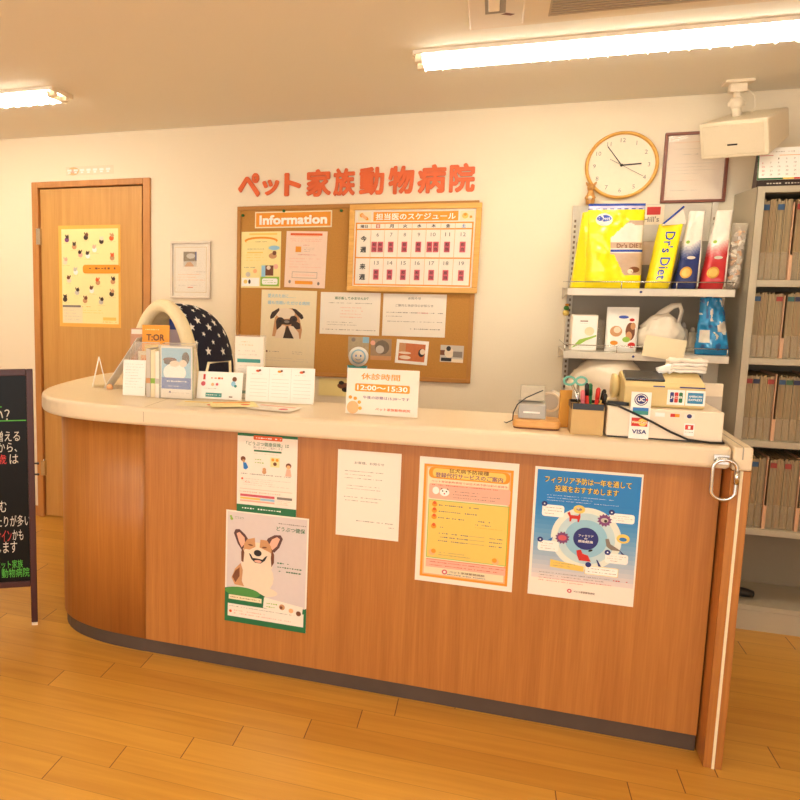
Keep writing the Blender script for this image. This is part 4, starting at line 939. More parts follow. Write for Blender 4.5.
bg = E('treat_pouch', 'white pouch with animal pictures beside the small white carton', 'bag', (.522, 3.77, SZ[1] + .001), R(3)); weld(mb.build('pouch_body', bg))
mb, sfn = pouch(.05, .13, .05, lambda u, v, s: M_film2, .006, 14, nu=14, nv=18)
weld(mb.build('small_packet', None, 'crumpled clear packet squeezed between the white carton and the pouch', 'packet', loc=(.441, 3.84, SZ[1] + .001)))
bg = E('carrier_bag', 'knotted white plastic carrier bag in the middle of the middle shelf', 'bag', (.671, 3.80, SZ[1] + .001))
blob(.078, .06, .088, M_bagw, .35, 3.2, 2).build('bag_body', bg)
MB(M_bagw).tube([(-.03, 0, .12), (-.0, -.01, .165), (.035, -.012, .195), (.062, -.01, .200), (.072, -.006, .175), (.066, .0, .13), (.05, .0, .09)], [.02, .017, .013, .012, .014, .02, .026], n=10, r2=.007).build('bag_handle', bg)
MB(M_bagw).tube([(-.07, .0, .10), (-.03, -.02, .145), (.02, -.025, .155), (.05, -.02, .13)], [.014, .013, .012, .012], n=10, r2=.008).build('bag_handle', bg)
s = Sheet(.150, .086, M_cream, t=.0015)
s.build('price_card', None, 'blank cream card hanging over the wire guard in front of the carrier bag', 'card', loc=(.662, 3.672, 1.112), rot=(R(-4), R(8), 0))
for x, y, h in ((.768, 3.865, .125), (.806, 3.88, .105)):
    b = E('white_bottle', 'taller white squeeze bottle beside the blue bag' if h > .12 else 'shorter white squeeze bottle beside the blue bag', 'bottle', (x, y, SZ[1] + .001))
    MB(M_plasw).lathe([(.019, 0), (.021, .004), (.021, h * .6), (.016, h * .75), (.009, h * .8)], n=20).build('bottle_body', b)
    MB(M_lgry).lathe([(.010, h * .8), (.010, h * .88), (.004, h)], n=16).build('cap', b)
m_bb = mat('blue_plastic', (34, 134, 190), .25, var=.15, coat=.4)
bg = E('blue_bag', 'crumpled bright blue bag with pale patches at the right of the middle shelf', 'bag', (.856, 3.762, SZ[1] + .001), R(5))
m_pp = mat('pale_patch', (206, 200, 186), .3, var=.1); m_db = mat('dark_blue_film', (22, 84, 140), .3)
def f_blue(u, v, s):
    if .04 < u < .34 and .22 < v < .44: return m_pp
    if .62 < u < .96 and .40 < v < .60 and v < .35 + u * .28: return m_pp
    n = mnoise.noise(Vector((u * 6, v * 9, 2.2)))
    return m_pp if n > .40 and v > .2 else (m_db if n < -.34 else m_bb)
mb, sfn = pouch(.128, .232, .085, f_blue, .020, 31, nu=44, nv=64, top=.35, power=3, taper=.42, lean=-.08)
weld(mb.build('bag_body', bg))
MB(m_bb).tube([(-.030, 0, .225), (-.036, 0, .2335)], [.026, .030], n=14, r2=.014).build('twisted_top', bg)
# little yellow toy clipped on the post
ty = E('small_toy', 'tiny yellow and green toy clipped to the left shelf post', 'toy', (.318, W - .062, 1.296))
blob(.014, .01, .014, M_yel, .15, 2, 1, 3).build('toy_body', ty, loc=(0, 0, -.028)); blob(.011, .009, .010, mat('toy_green', (70, 140, 60), .5), .15, 2, 3, 3).build('toy_head', ty, loc=(.0, 0, -.002)); blob(.008, .008, .006, M_or, .1, 2, 3, 3).build('toy_hat', ty, loc=(.002, 0, .016))
MB(M_gry).box(-.003, .012, .008, .0265, -.006, .002).build('clip', ty)
# lowest visible shelf: a large white bundle
bg = E('white_bundle', 'large white plastic bundle on the shelf behind the card machine', 'bag', (.475, 3.785, SZ[2] + .001))
blob(.155, .11, .125, M_bagw, .22, 2.2, 5).build('bag_body', bg)
mb = blob(.07, .07, .055, M_bagw, .3, 3, 9); mb.build('white_parcel', None, 'smaller white parcel to the right on the shelf behind the card machine', 'parcel', loc=(.745, 3.80, SZ[2] + .001))
# toy figure on top of the shelving
fg = E('dog_figure', 'small tan dog figure standing on top of the shelving under the clock', 'figurine', (.388, W - .030, 1.7625), R(-10))
m_fig = mat('tan_figure', (206, 152, 84), .5, var=.15)
mb = MB(m_fig); mb.lathe([(.004, 0), (.017, .004), (.019, .02), (.016, .045), (.011, .06), (.010, .066)], n=18); fb = mb.build('figure_body', fg)
mb = MB(m_fig); mb.lathe([(.002, .058), (.013, .064), (.016, .076), (.012, .088), (.002, .093)], n=18); mb.tube([(0, -.010, .074), (0.008, -.024, .072)], [.008, .005], n=10)
hd = mb.build('head', fg)
for sx in (-1, 1):
    MB(m_fig).tube([(sx * .010, 0, .085), (sx * .017, .0, .094), (sx * .021, -.002, .100)], [.006, .005, .002], n=8).build('ear', hd)
    MB(m_fig).tube([(sx * .010, -.006, .045), (sx * .018, -.014, .030), (sx * .012, -.020, .022)], [.005, .005, .004], n=8).build('arm', fg)
MB(M_fur).lathe([(.002, .0), (.009, .002), (.009, .0035), (.002, .006)], n=14, mx=Matrix.Translation((0, -.0165, .03)) @ rx).build('belly_patch', fb)

# ------------------------------------------------------------------ things on the counter ledge
T = .9655
m_beige = mat('terminal_beige', (222, 198, 138), .45, var=.02)
# cash drawer
cd = E('cash_drawer', 'low white cash drawer under the card machine at the right end of the counter', 'cash drawer', (.484, 2.665, T))
MB(M_plasw).box(-.148, .148, -.088, .115, .004, .090).build('drawer_case', cd, bevel=.004, seg=3)
MB(M_blkp).box(-.143, .143, -.084, .11, 0, .0045).build('drawer_foot', cd)
s = Sheet(.0255, .036, M_wh2, t=.0004); s.rect(.1, .12, .9, .5, M_red); s.rect(.38, .2, .62, .45, M_wh2); s.greek(.1, .6, .9, .8, 1, M_gry, .5)
s.build('sticker', cd, loc=(.064, -.0885, .018))
for x, m in ((-.012, M_wh2), (.026, M_red), (.062, M_nvy)):
    s = Sheet(.026, .014, M_white, t=.0003); s.rect(.05, .15, .95, .85, m) if m is not M_nvy else s.ell(.5, .5, .24, M_nvy)
    if m is M_red: s.rect(.5, .15, .95, .85, M_or)
    s.build('brand_sticker', cd, loc=(x, -.0885, .068))
# card machine
cm = E('card_machine', 'beige card payment machine with black printer cover on the cash drawer', 'card machine', (.486, 2.70, T + .0905))
prof = [(-.083, 0), (-.085, .006), (-.084, .060), (-.070, .072), (.020, .094), (.045, .090), (.075, .06), (.085, .02), (.083, 0)]
MB(m_beige).prism(prof[::-1], -.104, .104, axis='x').build('machine_case', cm, bevel=.004, seg=2)
k_ = MB(m_beige); k_.lathe([(.001, 0), (.03, .001), (.038, .012), (.038, .020)], n=28, mx=Matrix.Translation((-.104, .03, .045)) @ Matrix.Rotation(R(-90), 4, 'Y')); k_.build('roll_cover', cm)
pc_ = Matrix.Translation((0, -.070, .0725)) @ Matrix.Rotation(math.atan2(.022, .09), 4, 'X')
MB(M_blkp).box(-.100, .004, .006, .085, -.004, .006, mx=pc_).build('printer_cover', cm, bevel=.003)
MB(M_nvy).box(.038, .102, -.0855, -.084, .060, .0635).box(-.03, .0, -.0855, -.084, .060, .0635).build('blue_stripe', cm)
def sticker(parent, w_, h_, x, y, z, fn, name='card_sticker'):
    s = Sheet(w_, h_, M_wh2, t=.0004); fn(s); return s.build(name, parent, loc=(x, y, z))
def jcb(s):
    for i, m in enumerate((M_nvy, M_red, M_grn)): s.rrect(.16 + i * .25, .16, .37 + i * .25, .84, m, .06)
    s.text('JCB', .18, .40, .86, .60, M_wh2, .02)
def amex(s): s.rect(.1, .14, .9, .86, mat('amex_blue', (40, 130, 176), .4)); s.text('AMERICAN', .16, .32, .84, .46, M_wh2, .02); s.text('EXPRESS', .16, .54, .84, .68, M_wh2, .02)
sticker(cm, .045, .044, .030, -.0856, .010, jcb); sticker(cm, .049, .044, .079, -.0856, .010, amex)
vs_ = E('card_brand_strip', 'white strip of credit card logos hanging down the front of the cash drawer', 'sign', (.420, 2.5705, T + .001))
s = Sheet(.052, .138, M_wh2, t=.0012)
s.ell(.5, .16, .34, M_nvy); s.ell(.5, .16, .29, M_wh2); s.ell(.5, .16, .25, M_nvy); s.text('UC', .33, .12, .67, .20, M_wh2, .05); s.ell(.78, .16, .06, M_red)
s.rect(.12, .33, .9, .40, M_blu); s.rect(.12, .40, .9, .48, M_tealp)
s.rect(.1, .55, .9, .73, M_red); s.ell(.38, .64, .17, M_red); s.ell(.66, .64, .22, M_yel); s.rect(.12, .62, .88, .67, M_or); s.text('MasterCard', .14, .62, .86, .665, M_wh2, .01)
s.text('VISA', .16, .80, .88, .89, M_nvy, .03)
s.build('logo_strip', vs_)
# cable over the drawer
mb = MB(M_blkp); mb.tube([(.325, 2.58, T + .098), (.36, 2.565, T + .096), (.40, 2.5645, T + .078), (.45, 2.5655, T + .055), (.50, 2.567, T + .028), (.545, 2.566, T + .009), (.60, 2.566, T + .004), (.635, 2.575, T + .004), (.642, 2.66, T + .004)], .0032, n=8)
mb.build('cable', None, 'black cable trailing across the front of the cash drawer', 'cable')
mb = MB(M_blkp); mb.prism([(-.03, 0), (.03, 0), (.03, .010), (-.026, .012)], -.008, .008, axis='y'); mb.build('card_pen', None, 'short black connector lying on the left edge of the cash drawer', 'connector', loc=(.366, 2.62, T + .0905))
# crumpled receipts on the machine
rp = E('receipt_bundle', 'crumpled bundle of white receipts on top of the card machine', 'papers', (.555, 2.725, T + .1865), R(4))
for i in range(4):
    h_ = .010 + i * .010
    mb = MB(M_white); n_ = 10
    vs = []; 
    for a in range(n_ + 1):
        for b_ in range(5): vs.append((-.048 + .096 * a / n_ + i * .001, -.03 + .06 * b_ / 4, h_ + .004 * mnoise.noise(Vector((a * .5, b_ * .8, i * 3.1))) - (.006 * (a == 0)) ))
    k2 = len(vs); vs += [(x, y, z - .0085) for x, y, z in vs]
    fs = []
    for a in range(n_):
        for b_ in range(4):
            q = a * 5 + b_; fs += [(q, q + 5, q + 6, q + 1), (k2 + q, k2 + q + 1, k2 + q + 6, k2 + q + 5)]
    for a in range(n_): fs += [(a * 5, k2 + a * 5, k2 + a * 5 + 5, a * 5 + 5), (a * 5 + 4, a * 5 + 9, k2 + a * 5 + 9, k2 + a * 5 + 4)]
    for b_ in range(4): fs += [(b_, b_ + 1, k2 + b_ + 1, k2 + b_), (n_ * 5 + b_, k2 + n_ * 5 + b_, k2 + n_ * 5 + b_ + 1, n_ * 5 + b_ + 1)]
    mb.add(vs, fs, M_white if i % 2 else M_wh2, True); mb.build('receipt', rp)
MB(M_wh2).lathe([(.012, -.03), (.012, .03)], n=16, mx=Matrix.Translation((-.05, -.018, .012)) @ Matrix.Rotation(R(70), 4, 'Y')).build('paper_roll', rp)
# white box behind, right
pb = E('printer', 'small white box behind the card machine at the counter end', 'box', (.612, 2.835, T))
MB(M_plasw).prism([(-.05, 0), (.05, 0), (.05, .13), (.045, .140), (-.05, .150)], -.065, .062, axis='x').build('printer_case', pb, bevel=.004)
MB(M_lgry).box(-.063, .060, -.0512, -.0505, .02, .11).build('front_plate', pb)
# pen box with scissors and pens
px = E('pen_box', 'square tan pen box with a black rim beside the cash drawer', 'pen box', (.285, 2.63, T))
mb = MB(mat('tan_card', (206, 172, 112), .5, var=.04)); 
mb.box(-.044, .044, -.044, -.040, 0, .085).box(-.044, .044, .040, .044, 0, .085).box(-.044, -.040, -.040, .040, 0, .085).box(.040, .044, -.040, .040, 0, .085).box(-.040, .040, -.040, .040, 0, .003)
mb.build('box_body', px)
mb = MB(M_blkp); z0, z1 = .0755, .094
mb.box(-.042, .042, -.0465, -.0445, z0, z1).box(-.042, .042, .0445, .0465, z0, z1).box(-.0465, -.0445, -.0445, .0445, z0, z1).box(.0445, .0465, -.0445, .0445, z0, z1)
mb.build('black_rim', px, bevel=.0008)
sc = E('scissors', 'scissors with pale teal handles standing in the pen box', 'scissors', (.262, 2.64, T + .005), R(10))
m_teal = mat('teal_handle', (120, 196, 180), .4)
for sx in (-1, 1):
    c0 = Vector((sx * .017 - .012, 0, .150))
    MB(m_teal).tube([c0 + Vector((.0155 * math.cos(a), 0, .012 * math.sin(a))) for a in [2 * math.pi * i / 18 for i in range(18)]], .0035, n=8, closed=True).build('handle', sc)
    MB(M_steel).tube([(sx * .008 - .012, 0, .138), (0, 0, .09), (-sx * .004 + .002, 0, .004)], [.004, .004, .0015], n=6).build('blade', sc)
for i, (dx, dy, h_, m, nm) in enumerate(((.000, -.012, .150, M_red, 'red marker pen'), (.014, -.02, .138, M_red, 'short red pen'), (.022, .0, .132, M_yel, 'yellow marker pen'), (.008, .016, .145, M_grn, 'green pen'), (.030, -.016, .120, M_or, 'orange pencil'), (-.014, -.025, .128, mat('pink_pen', (236, 130, 140), .4), 'pink pen'))):
    p_ = E('pen', nm + ' standing in the tan pen box', 'pen', (.290 + dx, 2.63 + dy, T + .004), rx=R(3 - i), ry=R((-4, 3, 8, -2, 6, -3)[i]))
    MB(m).lathe([(.003, 0), (.0055, .012), (.0055, h_ * .75)], n=12).build('barrel', p_)
    MB(m if i % 2 else M_blkp).lathe([(.0063, h_ * .75), (.0063, h_ - .006), (.003, h_)], n=12).build('cap', p_)
# orange board
mb = MB(mat('orange_board', (226, 164, 74), .5)); mb.box(-.018, .018, -.003, .003, 0, .118)
mb.build('wooden_block', None, 'upright orange wooden block left of the pen box', 'block', loc=(.232, 2.700, T), rot=(0, 0, R(20)))
# tape dispenser
td = E('tape_dispenser', 'pale grey tape dispenser behind the wooden tray', 'tape dispenser', (.205, 2.80, T), R(-15))
MB(M_lgry).prism([(-.045, 0), (.045, 0), (.045, .03), (.02, .09), (-.005, .105), (-.035, .085), (-.045, .04)], -.016, .016, axis='y').build('dispenser_body', td, bevel=.004)
MB(M_fur).tube([(-.008 + .030 * math.cos(a), -.0178, .066 + .030 * math.sin(a)) for a in [2 * math.pi * i / 24 for i in range(24)]], .004, n=8, closed=True).build('tape_roll', td)
MB(M_steel).box(.036, .052, -.014, .014, .030, .036).build('cutter', td)
# wooden tray with stacked terminals
wt = E('wooden_tray', 'round-cornered light wooden tray holding small grey device at the counter centre', 'tray', (.148, 2.668, T))
m_tray = wood('tray_wood', (206, 146, 74), (228, 172, 98), (10, 60, 60), .4)
pts = []
for cx_, cy_, a0 in ((.050, .032, 0), (-.050, .032, 90), (-.050, -.032, 180), (.050, -.032, 270)):
    for a in (0, 22, 45, 68, 90): pts.append((cx_ + .018 * math.cos(R(a0 + a)), cy_ + .018 * math.sin(R(a0 + a))))
MB(m_tray).prism(pts, .004, .028).build('tray_body', wt, bevel=.004, seg=3); MB(M_brn).prism([(x * .96, y * .96) for x, y in pts], 0, .0045).build('tray_base', wt)
gd = E('grey_device', 'small grey and silver device with an angled top standing on the wooden tray', 'device', (.135, 2.672, T + .0285))
MB(mat('device_grey', (176, 172, 164), .4)).prism([(-.028, 0), (.030, 0), (.030, .052), (-.020, .044)], -.040, .040, axis='x').build('device_base', gd, bevel=.003)
MB(M_wh2).box(-.026, .022, -.030, -.0268, .018, .023).build('white_bar', gd)
MB(mat('device_pale', (196, 186, 164), .45, var=.12, bscale=120)).prism([(.0, .053), (.030, .056), (.030, .100), (.012, .100)], -.036, .036, axis='x').build('device_back', gd, bevel=.003)
MB(M_blkp).tube([(.104 - .135 + .058, -.03, .092), (.012, -.034, .085), (-.02, -.04, .068), (-.045, -.046, .046), (-.055, -.045, .02), (-.056, -.04, -.005), (-.073, -.01, -.02), (-.078, .03, -.024)], .0018, n=6).build('device_cord', gd)

# closed-hours sign
s = Sheet(.240, .156, M_white, t=.003)
s.text('休診時間', .20, .10, .74, .24, M_or, .02); s.rrect(.12, .33, .88, .50, M_or, .02); s.text('12:00〜15:30', .15, .36, .85, .47, M_wh2, .03)
s.text('午後の診察は15:30〜です', .24, .59, .88, .66, M_mag2, .01); s.text('ペット家族動物病院', .42, .84, .90, .90, M_or2, .02)
s.ell(.10, .86, .085, M_orl, .14); s.ell(.06, .64, .025, M_or); s.ell(.13, .66, .025, M_or); s.ell(.19, .74, .025, M_or); s.ell(.205, .87, .025, M_or)
ch = E('closing_hours_sign', 'white upright sign with orange print giving closing hours on the ledge', 'sign', (-.334, 2.690, T))
s.build('sign_card', ch, loc=(0, 0, .002), rot=(R(-5), 0, R(-1.5)))
MB(M_white).prism([(.006, .001), (.05, .001), (.0135, .115)], -.02, .02, axis='x').build('sign_prop', ch)
# three-column calendar card
s = Sheet(.258, .131, M_wh2, t=.003); s.k += 1
for i in range(3):
    u = .04 + i * .32; s.rect(u + .30, .04, u + .303, .96, M_lgry) if i < 2 else None
    for j in range(6): s.rect(u + .02, .34 + j * .10, u + .27, .347 + j * .10, M_lgry)
    s.ell(u + .13, .12, .03, M_or2 if i != 1 else M_or, .035); s.ell(u + .16, .10, .018, M_brn, .03); s.greek(u + .04, .18, u + .2, .24, 1, M_lgry, .5)
tc_ = E('calendar_card', 'wide white three-column card standing on the ledge below the pug poster', 'card', (-.725, 2.83, T))
s.build('card_face', tc_, loc=(0, 0, .002), rot=(R(-8), 0, R(2.5)))
MB(M_white).prism([(.008, .001), (.06, .001), (.020, .095)], -.03, .03, axis='x').build('card_prop', tc_)
# flyer cards
cs = E('message_card', 'small white card with a red headline leaning on an easel on the ledge', 'card', (-.960, 2.825, T))
s = Sheet(.178, .105, M_wh2, t=.002); s.rect(.12, .10, .17, .30, M_red); s.greek(.22, .15, .66, .32, 1, M_or2, .8, False); s.ell(.13, .45, .05, M_mag); s.ell(.34, .47, .035, M_orl); s.ell(.44, .46, .03, M_mag); s.greek(.15, .58, .5, .66, 1, M_gry, .5); s.rect(.20, .78, .56, .93, M_tealp); s.ell(.82, .25, .05, M_brn, .09); s.ell(.80, .42, .05, M_blul, .1); s.ell(.85, .5, .03, M_tealp); s.rect(.72, .88, .8, .92, M_brn); s.greek(.22, .81, .54, .90, 1, M_wh2, .8, False)
s.build('card_face', cs, loc=(0, 0, .002), rot=(R(-14), 0, R(3)))
MB(M_cream).tube([(-.08, .018, .002), (-.058, .045, .135), (.028, .045, .145), (.045, .018, .002)], .006, n=8).build('easel_frame', cs)
# tall leaflet holder
lh = E('leaflet_holder', 'clear stand with a tall pale leaflet in front of the pug poster', 'leaflet holder', (-.862, 2.905, T))
MB(M_acr).box(-.062, .062, .0, .003, 0, .245).box(-.062, .062, -.03, -.027, 0, .10).box(-.062, .062, -.027, .0, 0, .003).build('acrylic_stand', lh)
s = Sheet(.112, .236, M_white, t=.012); s.greek(.15, .06, .85, .16, 2, M_orl, .5); s.greek(.12, .20, .9, .32, 2, M_lgry, .5); s.rect(.08, .36, .9, .42, M_tealp); s.greek(.12, .45, .9, .85, 8, M_lgry, .4); s.rect(.08, .88, .9, .93, M_tealp)
s.build('leaflet', None, 'tall pale leaflet with a teal band in the clear stand below the pug poster', 'leaflet', loc=(-.862, 2.904, T + .0035))
# flat flyers on the worktop
for i, (x, y, rz, m, lb, cls) in enumerate(((-.98, 2.70, 6, M_cream, 'cream flyer with yellow print lying flat on the left of the ledge', M_yel), (-.72, 2.70, -10, M_white, 'white flyer lying flat on the ledge in front of the calendar card', M_pink), (-.84, 2.715, 25, M_yell, 'pale yellow flyer lying flat between the two cards', M_or))):
    s = Sheet(.17, .12, m, t=.0006); s.rect(.08, .1, .9, .28, cls); s.greek(.1, .35, .9, .9, 4, M_lgry, .4); s.ell(.75, .62, .1, M_or2 if i != 1 else M_mag)
    s.build('flyer', None, lb, 'flyer', loc=(x, y - .06, T + .0005 + i * .0022), rot=(R(-90), 0, R(rz)))
# clear leaflet box with the dog leaflet in front
def acrylic_box(label, x, y, w_, d_, hb, hf, rz):
    e = E('leaflet_holder', label, 'leaflet holder', (x, y, T), R(rz)); t = .0025
    mb = MB(M_acr); mb.box(-w_ / 2, w_ / 2, d_ - t, d_, 0, hb).box(-w_ / 2, w_ / 2, 0, t, 0, hf).box(-w_ / 2, w_ / 2, t, d_ - t, 0, t)
    for sx in (-1, 1):
        xa, xb = sorted((sx * w_ / 2, sx * (w_ / 2 - t))); mb.prism([(t, t), (d_ - t, t), (d_ - t, hb), (t, hf)], xa, xb, axis='x')
    mb.build('acrylic_pocket', e)
    ed = MB(M_acre); ed.tube([(-w_ / 2, 0, hf), (w_ / 2, 0, hf)], .0013, n=6); ed.tube([(-w_ / 2, d_, hb), (w_ / 2, d_, hb)], .0013, n=6)
    for sx in (-1, 1): ed.tube([(sx * w_ / 2, 0, 0), (sx * w_ / 2, 0, hf), (sx * w_ / 2, d_, hb)], .0013, n=6)
    ed.build('acrylic_edge', e)
    return e
acrylic_box('clear leaflet box holding the blue and white dog leaflets', -1.117, 2.775, .134, .062, .21, .205, 3)
def leaf_at(sh, x, y, z, rz, rx_, label, name='leaflet'): return sh.build(name, None, label, 'leaflet', loc=(x, y, z), rot=(R(rx_), 0, R(rz)))
s = Sheet(.126, .198, M_white, t=.004); s.rect(.03, .03, .97, .70, M_blul); s.ell(.45, .50, .36, M_wh2, .18); s.ell(.30, .26, .22, M_brn, .05); s.ell(.22, .30, .12, pugd, .05); s.ell(.45, .33, .16, M_fur, .06); s.ell(.80, .22, .12, pugd, .12); s.ell(.72, .32, .12, M_fur, .07); s.rect(.03, .60, .97, .82, mat('leaflet_blue', (70, 104, 176), .4)); s.greek(.2, .64, .8, .70, 1, M_wh2, .8, False); s.greek(.2, .74, .8, .79, 1, M_wh2, .5); s.greek(.3, .86, .9, .93, 1, M_lgry, .5); s.ell(.3, .88, .03, M_nvy)
leaf_at(s, -1.1175, 2.784, T + .003, 3, 0, 'blue and white leaflet showing a dog in the clear box on the ledge')
for i in range(3):
    s = Sheet(.126, .195 - i * .004, (M_grl, M_cream, M_white)[i], t=.010)
    leaf_at(s, -1.1175 - .0007 * (i + 1), 2.784 + .0135 * (i + 1), T + .003, 3, 0, 'leaflet stack behind the dog leaflet, %s from the front' % ('second', 'third', 'fourth')[i])
for i, (dx, m) in enumerate(((0, M_lgry), (.020, M_cream), (.040, M_grl if 0 else M_white))):
    b = MB(m).box(-.0085, .0085, 0, .09, 0, .188 - i * .004); b.box(-.0086, .0086, -.0006, 0, .055, .075, M_grl if i == 1 else (M_tan if i == 0 else M_lgry))
    b.build('booklet', None, ('pale grey', 'cream green-marked', 'white')[i] + ' booklet standing edge-on left of the dog leaflet box', 'booklet', loc=(-1.236 + dx, 2.785 - .002 * i, T), rot=(0, 0, R(2)))
# stepped rack with the orange pamphlet
rk = acrylic_box('clear rack holding the white, cream and orange pamphlets on the ledge', -1.300, 2.835, .110, .10, .20, .09, 5)
s = Sheet(.092, .140, M_wh2, t=.003); s.greek(.1, .08, .9, .8, 9, M_lgry, .35); leaf_at(s, -1.302, 2.795, T + .001, 6, -6, 'white text card leaning at the front of the pamphlet rack')
s = Sheet(.112, .162, M_cream, t=.004); s.rect(.1, .1, .9, .3, M_orl); s.greek(.15, .13, .85, .28, 1, M_or2, .6, False); leaf_at(s, -1.300, 2.962, T + .0, 5, 0, 'cream pamphlet with an orange heading in the middle of the rack')
s = Sheet(.118, .268, mat('pamphlet_orange', (244, 164, 30), .45), t=.004); s.greek(.12, .04, .9, .10, 1, M_yell, .5); s.text('T:OR', .16, .14, .82, .24, M_brn, .03); s.rect(.1, .30, .9, .45, M_yel); leaf_at(s, -1.292, 2.985, T + .0, 5, -2, 'bright orange pamphlet standing tallest in the rack')
# slanting easel seen nearly edge-on, with a rose brown leaflet
ez = E('leaflet_easel', 'slanting clear easel seen edge-on at the left of the ledge', 'leaflet holder', (-1.512, 2.945, T), R(3))
ea = MB(M_wh2); ea.prism([(0, 0), (.003, 0), (.153, .215), (.150, .215)], 0, .10, axis='y'); ea.build('slanted_panel', ez)
MB(M_acr).prism([(-.0, 0), (.150, 0), (.150, .003), (.0, .003)], .0, .10, axis='y').build('base_plate', ez)
MB(M_acr).box(.148, .151, 0, .10, .0035, .212).build('back_strut', ez)
s = Sheet(.082, .248, mat('rose_leaflet', (206, 150, 116), .4, var=.1), t=.006); s.rect(.05, .02, .95, .10, M_white); s.greek(.1, .3, .9, .8, 6, M_pink, .5)
leaf_at(s, -1.400, 3.062, T, 2, -2, 'rose brown leaflet with a white top behind the slanting easel')
# little white folding sign at the far left
fs_ = E('folding_sign', 'small white folding sign at the left end of the ledge', 'sign', (-1.560, 3.00, T), R(-62))
for sx in (-1, 1):
    MB(M_wh2).box(-.045, .045, -.0015, .0015, .002, .125, mx=Matrix.Rotation(R(13 * sx), 4, 'X') @ Matrix.Translation((0, 0, 0)) if 0 else Matrix.Translation((0, sx * .029, 0)) @ Matrix.Rotation(R(13 * sx), 4, 'X')).build('sign_panel', fs_)
MB(M_orl).lathe([(.012, 0), (.014, .01), (.010, .018), (.003, .022)], n=16).build('small_candy_dish', None, 'tiny orange and white ornament beside the folding sign', 'ornament', loc=(-1.475, 2.93, T))

# ------------------------------------------------------------------ igloo pet bed
kn = E('pet_bed', 'navy igloo pet bed with white stars and a cream fleece opening', 'pet bed', (-1.315, 3.13, T), R(-24))
KW, KH, KD = .37, .352, .36
def arch(t, w_, h_):
    a = math.pi * (1 - t); c, s_ = math.cos(a), math.sin(a)
    x = math.copysign(abs(c) ** 1.0, c) * w_ / 2 * (1 - .10 * s_ ** 2) ; z = (s_ ** .82) * h_
    return x, z
def kscale(v): return (1 - max(0, v) ** 3.2 * .55) , (1 - max(0, v) ** 3.2 * .36)
def kpt(t, v, g=0.0):
    sx, sz = kscale(v); x, z = arch(t, KW * sx, KH * sz)
    return Vector((x * (1 + g * 2 / KW), v * KD, z * (1 + g / KH)))
m_navy = mat('navy_fleece', (24, 26, 48), .9, var=.15, bump=.3, bscale=120); m_fleece = mat('cream_fleece', (248, 234, 194), .95, var=.04, bump=.4, bscale=120)
mb = MB(m_navy); n1, n2 = 32, 14; vs = [kpt(i / n1, j / n2) for j in range(n2 + 1) for i in range(n1 + 1)]
mb.add(vs, [(j * (n1 + 1) + i, j * (n1 + 1) + i + 1, (j + 1) * (n1 + 1) + i + 1, (j + 1) * (n1 + 1) + i)[::-1] for j in range(n2) for i in range(n1)], m_navy, True)
b0 = n2 * (n1 + 1); mb.add(vs[b0:], [tuple(range(n1 + 1))[::-1]], m_navy)
shell = mb.build('shell', kn)
mb = MB(m_fleece); vs = [kpt(i / n1, .01 + .93 * j / n2, -.016) for j in range(n2 + 1) for i in range(n1 + 1)]
mb.add(vs, [(j * (n1 + 1) + i, j * (n1 + 1) + i + 1, (j + 1) * (n1 + 1) + i + 1, (j + 1) * (n1 + 1) + i) for j in range(n2) for i in range(n1)], m_fleece, True)
mb.add(vs[b0:], [tuple(range(n1 + 1))], m_fleece); mb.build('lining', kn)
rim = [kpt(i / 40, .0, -.008) + Vector((0, -.004, 0.0)) for i in range(41)]
rim[0].z = rim[-1].z = .004
MB(m_fleece).tube(rim, .027, n=14, r2=.032).build('fleece_rim', kn)
MB(m_fleece).box(-.15, .15, .0, .29, .004, .04).build('cushion', kn, bevel=.012, seg=3)
rnd = random.Random(8)
for j in range(6):
    for i in range(11):
        t = .06 + (i + .5 * (j % 2)) / 11.5 * .9; v = .10 + j * .155 + rnd.uniform(-.02, .02)
        if v > .93 or t > .97: continue
        p = kpt(t, v, .0015); du = (kpt(t + .01, v) - kpt(t - .01, v)).normalized(); dv = (kpt(t, v + .01) - kpt(t, v - .01)).normalized(); nn = dv.cross(du).normalized()
        if nn.z < 0 and t not in (0, 1): nn = -nn if nn.dot(Vector((p.x, 0, p.z - .05))) < 0 else nn
        r0 = .021 if (i + j) % 2 else .0125; a0 = rnd.random() * 2
        sv = [p + nn * .0025] + [p + nn * .002 + (du * math.cos(a0 + k * math.pi / 5) + dv * math.sin(a0 + k * math.pi / 5)) * (r0 if k % 2 == 0 else r0 * .42) for k in range(10)]
        MB(M_wh2).add(sv, [(0, 1 + k, 1 + (k + 1) % 10) for k in range(10)], M_wh2).build('star', shell)
mb, sfn = pouch(.070, .235, .035, lambda u, v, s: m_foil_b if v > .93 or (v > .80 and u < .8) else mat('lilac_foil', (206, 196, 222), .25), .003, 21, nu=20, nv=26)
bg = E('treat_pouch', 'white and blue packet propped inside the pet bed opening', 'packet', (-1.30, 3.095, T + .001), R(-10)); weld(mb.build('pouch_body', bg)); bg.location = (-1.285, 3.19, T + .135 - .13 + .041)
bg.location = (-1.301, 3.233, T + .046)

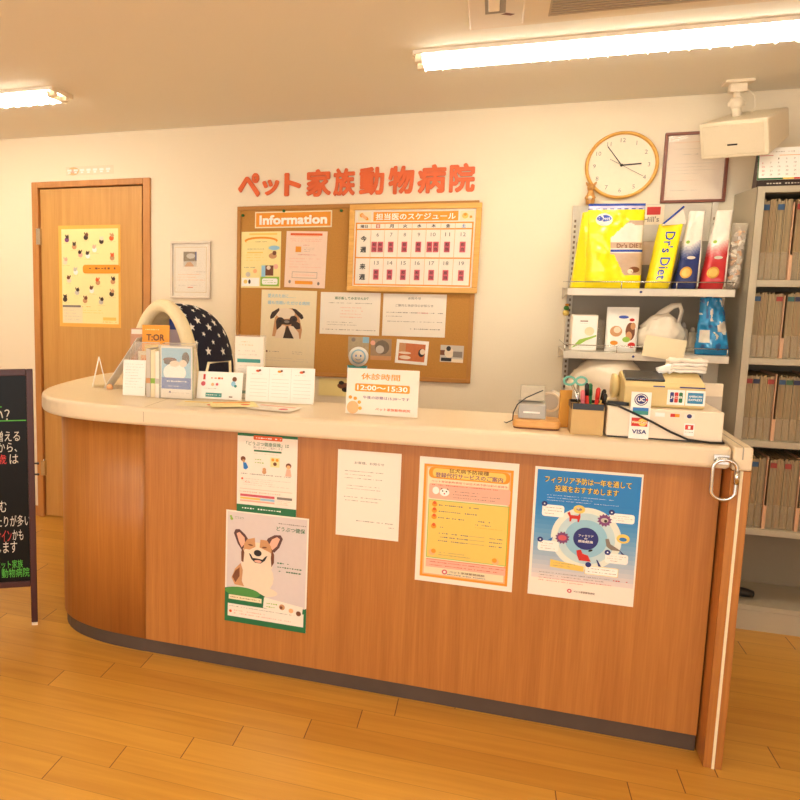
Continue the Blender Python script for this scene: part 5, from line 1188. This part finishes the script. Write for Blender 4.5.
# ------------------------------------------------------------------ chalkboard
bo = E('chalkboard_stand', 'freestanding chalkboard in a dark red frame at the left edge of the photo', 'chalkboard', (-1.700, 2.70, 0), R(31))
m_mah = mat('dark_mahogany', (70, 28, 24), .35, var=.1); m_chb = mat('chalkboard_black', (16, 15, 14), .3, var=.2, bscale=6, spec=.2)
BWd, BT = .50, 1.062
tilt = Matrix.Rotation(R(-1), 4, 'X')
def bbx(x0, x1, y0, y1, z0, z1, m): return MB(m).box(x0, x1, y0, y1, z0, z1, mx=tilt)
for x in (-BWd, -.026): bbx(x, x + .026, -.012, .012, .012, BT, m_mah).build('post', bo, bevel=.003); 
lg = [c for c in bo.children]
for c_, x in zip(lg, (-BWd, -.026)): bbx(x + .001, x + .025, -.011, .011, 0, .0115, M_fur).build('foot', c_)
bbx(-BWd + .026, -.0265, -.010, .010, BT - .026, BT, m_mah).build('top_rail', bo, bevel=.002); bbx(-BWd + .026, -.0265, -.010, .010, .165, .189, m_mah).build('bottom_rail', bo, bevel=.002)
slate = bbx(-BWd + .0265, -.0265, -.004, .006, .1895, BT - .0265, m_chb).build('slate', bo)
for x in (-BWd, -.026): MB(m_mah).box(x + .002, x + .024, .014, .034, 0, BT - .03, mx=Matrix.Translation((-.001 if x > -.1 else .001, .056, 0)) @ Matrix.Rotation(R(1), 4, 'X')).build('rear_leg', bo, bevel=.002)
MB(m_mah).box(-BWd + .026, -.0265, .07, .088, .20, .225).build('rear_rail', bo)
wn = MB(M_blkp)
for z in (.680, .635): wn.tube([(.0, .0, z), (.016, .0, z)], .0035, n=8); wn.box(.010, .018, -.009, .009, z - .003, z + .003)
wn.build('wing_nut', bo)
M_chw = mat('chalk_white', (226, 220, 206), .8); M_chr = mat('chalk_red', (222, 72, 72), .8); M_chg = mat('chalk_green', (96, 196, 74), .8)
def chalk(st, x0, x1, z0, z1, m, bold=.0, nm='chalk_writing'):
    vs, fs, (a, b, c, d) = text_mesh(st, bold); mb = MB(m)
    mb.add([(x0 + (x - a) / (b - a) * (x1 - x0), -.0049 + q * 3e-5, z0 + (y - c) / (d - c) * (z1 - z0)) for x, y, q in vs], fs, m, False, tilt); mb.build(nm, slate)
def cz(py): return .165 + (592 - 18 - py) * (BT - .178) / (592 - 18 - 370) if 0 else BT - (py - 370) * .00434
def cxx(px_): return (px_ - 37) * .00425
for (t, a, b_, p0, p1, m) in (('い？', 0, 15, 407, 417, M_chw), ('増える', 1, 24, 427, 437, M_chw), ('から、', 3, 21, 438, 447, M_chw), ('歳', 2, 11, 449, 458, M_chr), ('は', 14, 22, 449, 458, M_chw), ('飲む', -4, 10, 492, 504, M_chw), ('たりが多い', 0, 32, 507, 518, M_chw), ('サイン', 0, 14, 521, 532, M_chr), ('かも', 15, 25, 521, 531, M_chw), ('します', -1, 19, 532, 543, M_chw), ('ペット家族', -2, 24, 550, 558, M_chg), ('動物病院', 4, 30, 558, 567, M_chg)):
    chalk(t, cxx(a), cxx(b_), cz(p1), cz(p0), m)
for z in (cz(404.5), cz(417.5)):
    MB(M_chg).box(-.30, cxx(8) if z == cz(404.5) else cxx(30), -.0052, -.0046, z - .002, z + .002, mx=tilt).build('chalk_line', slate)
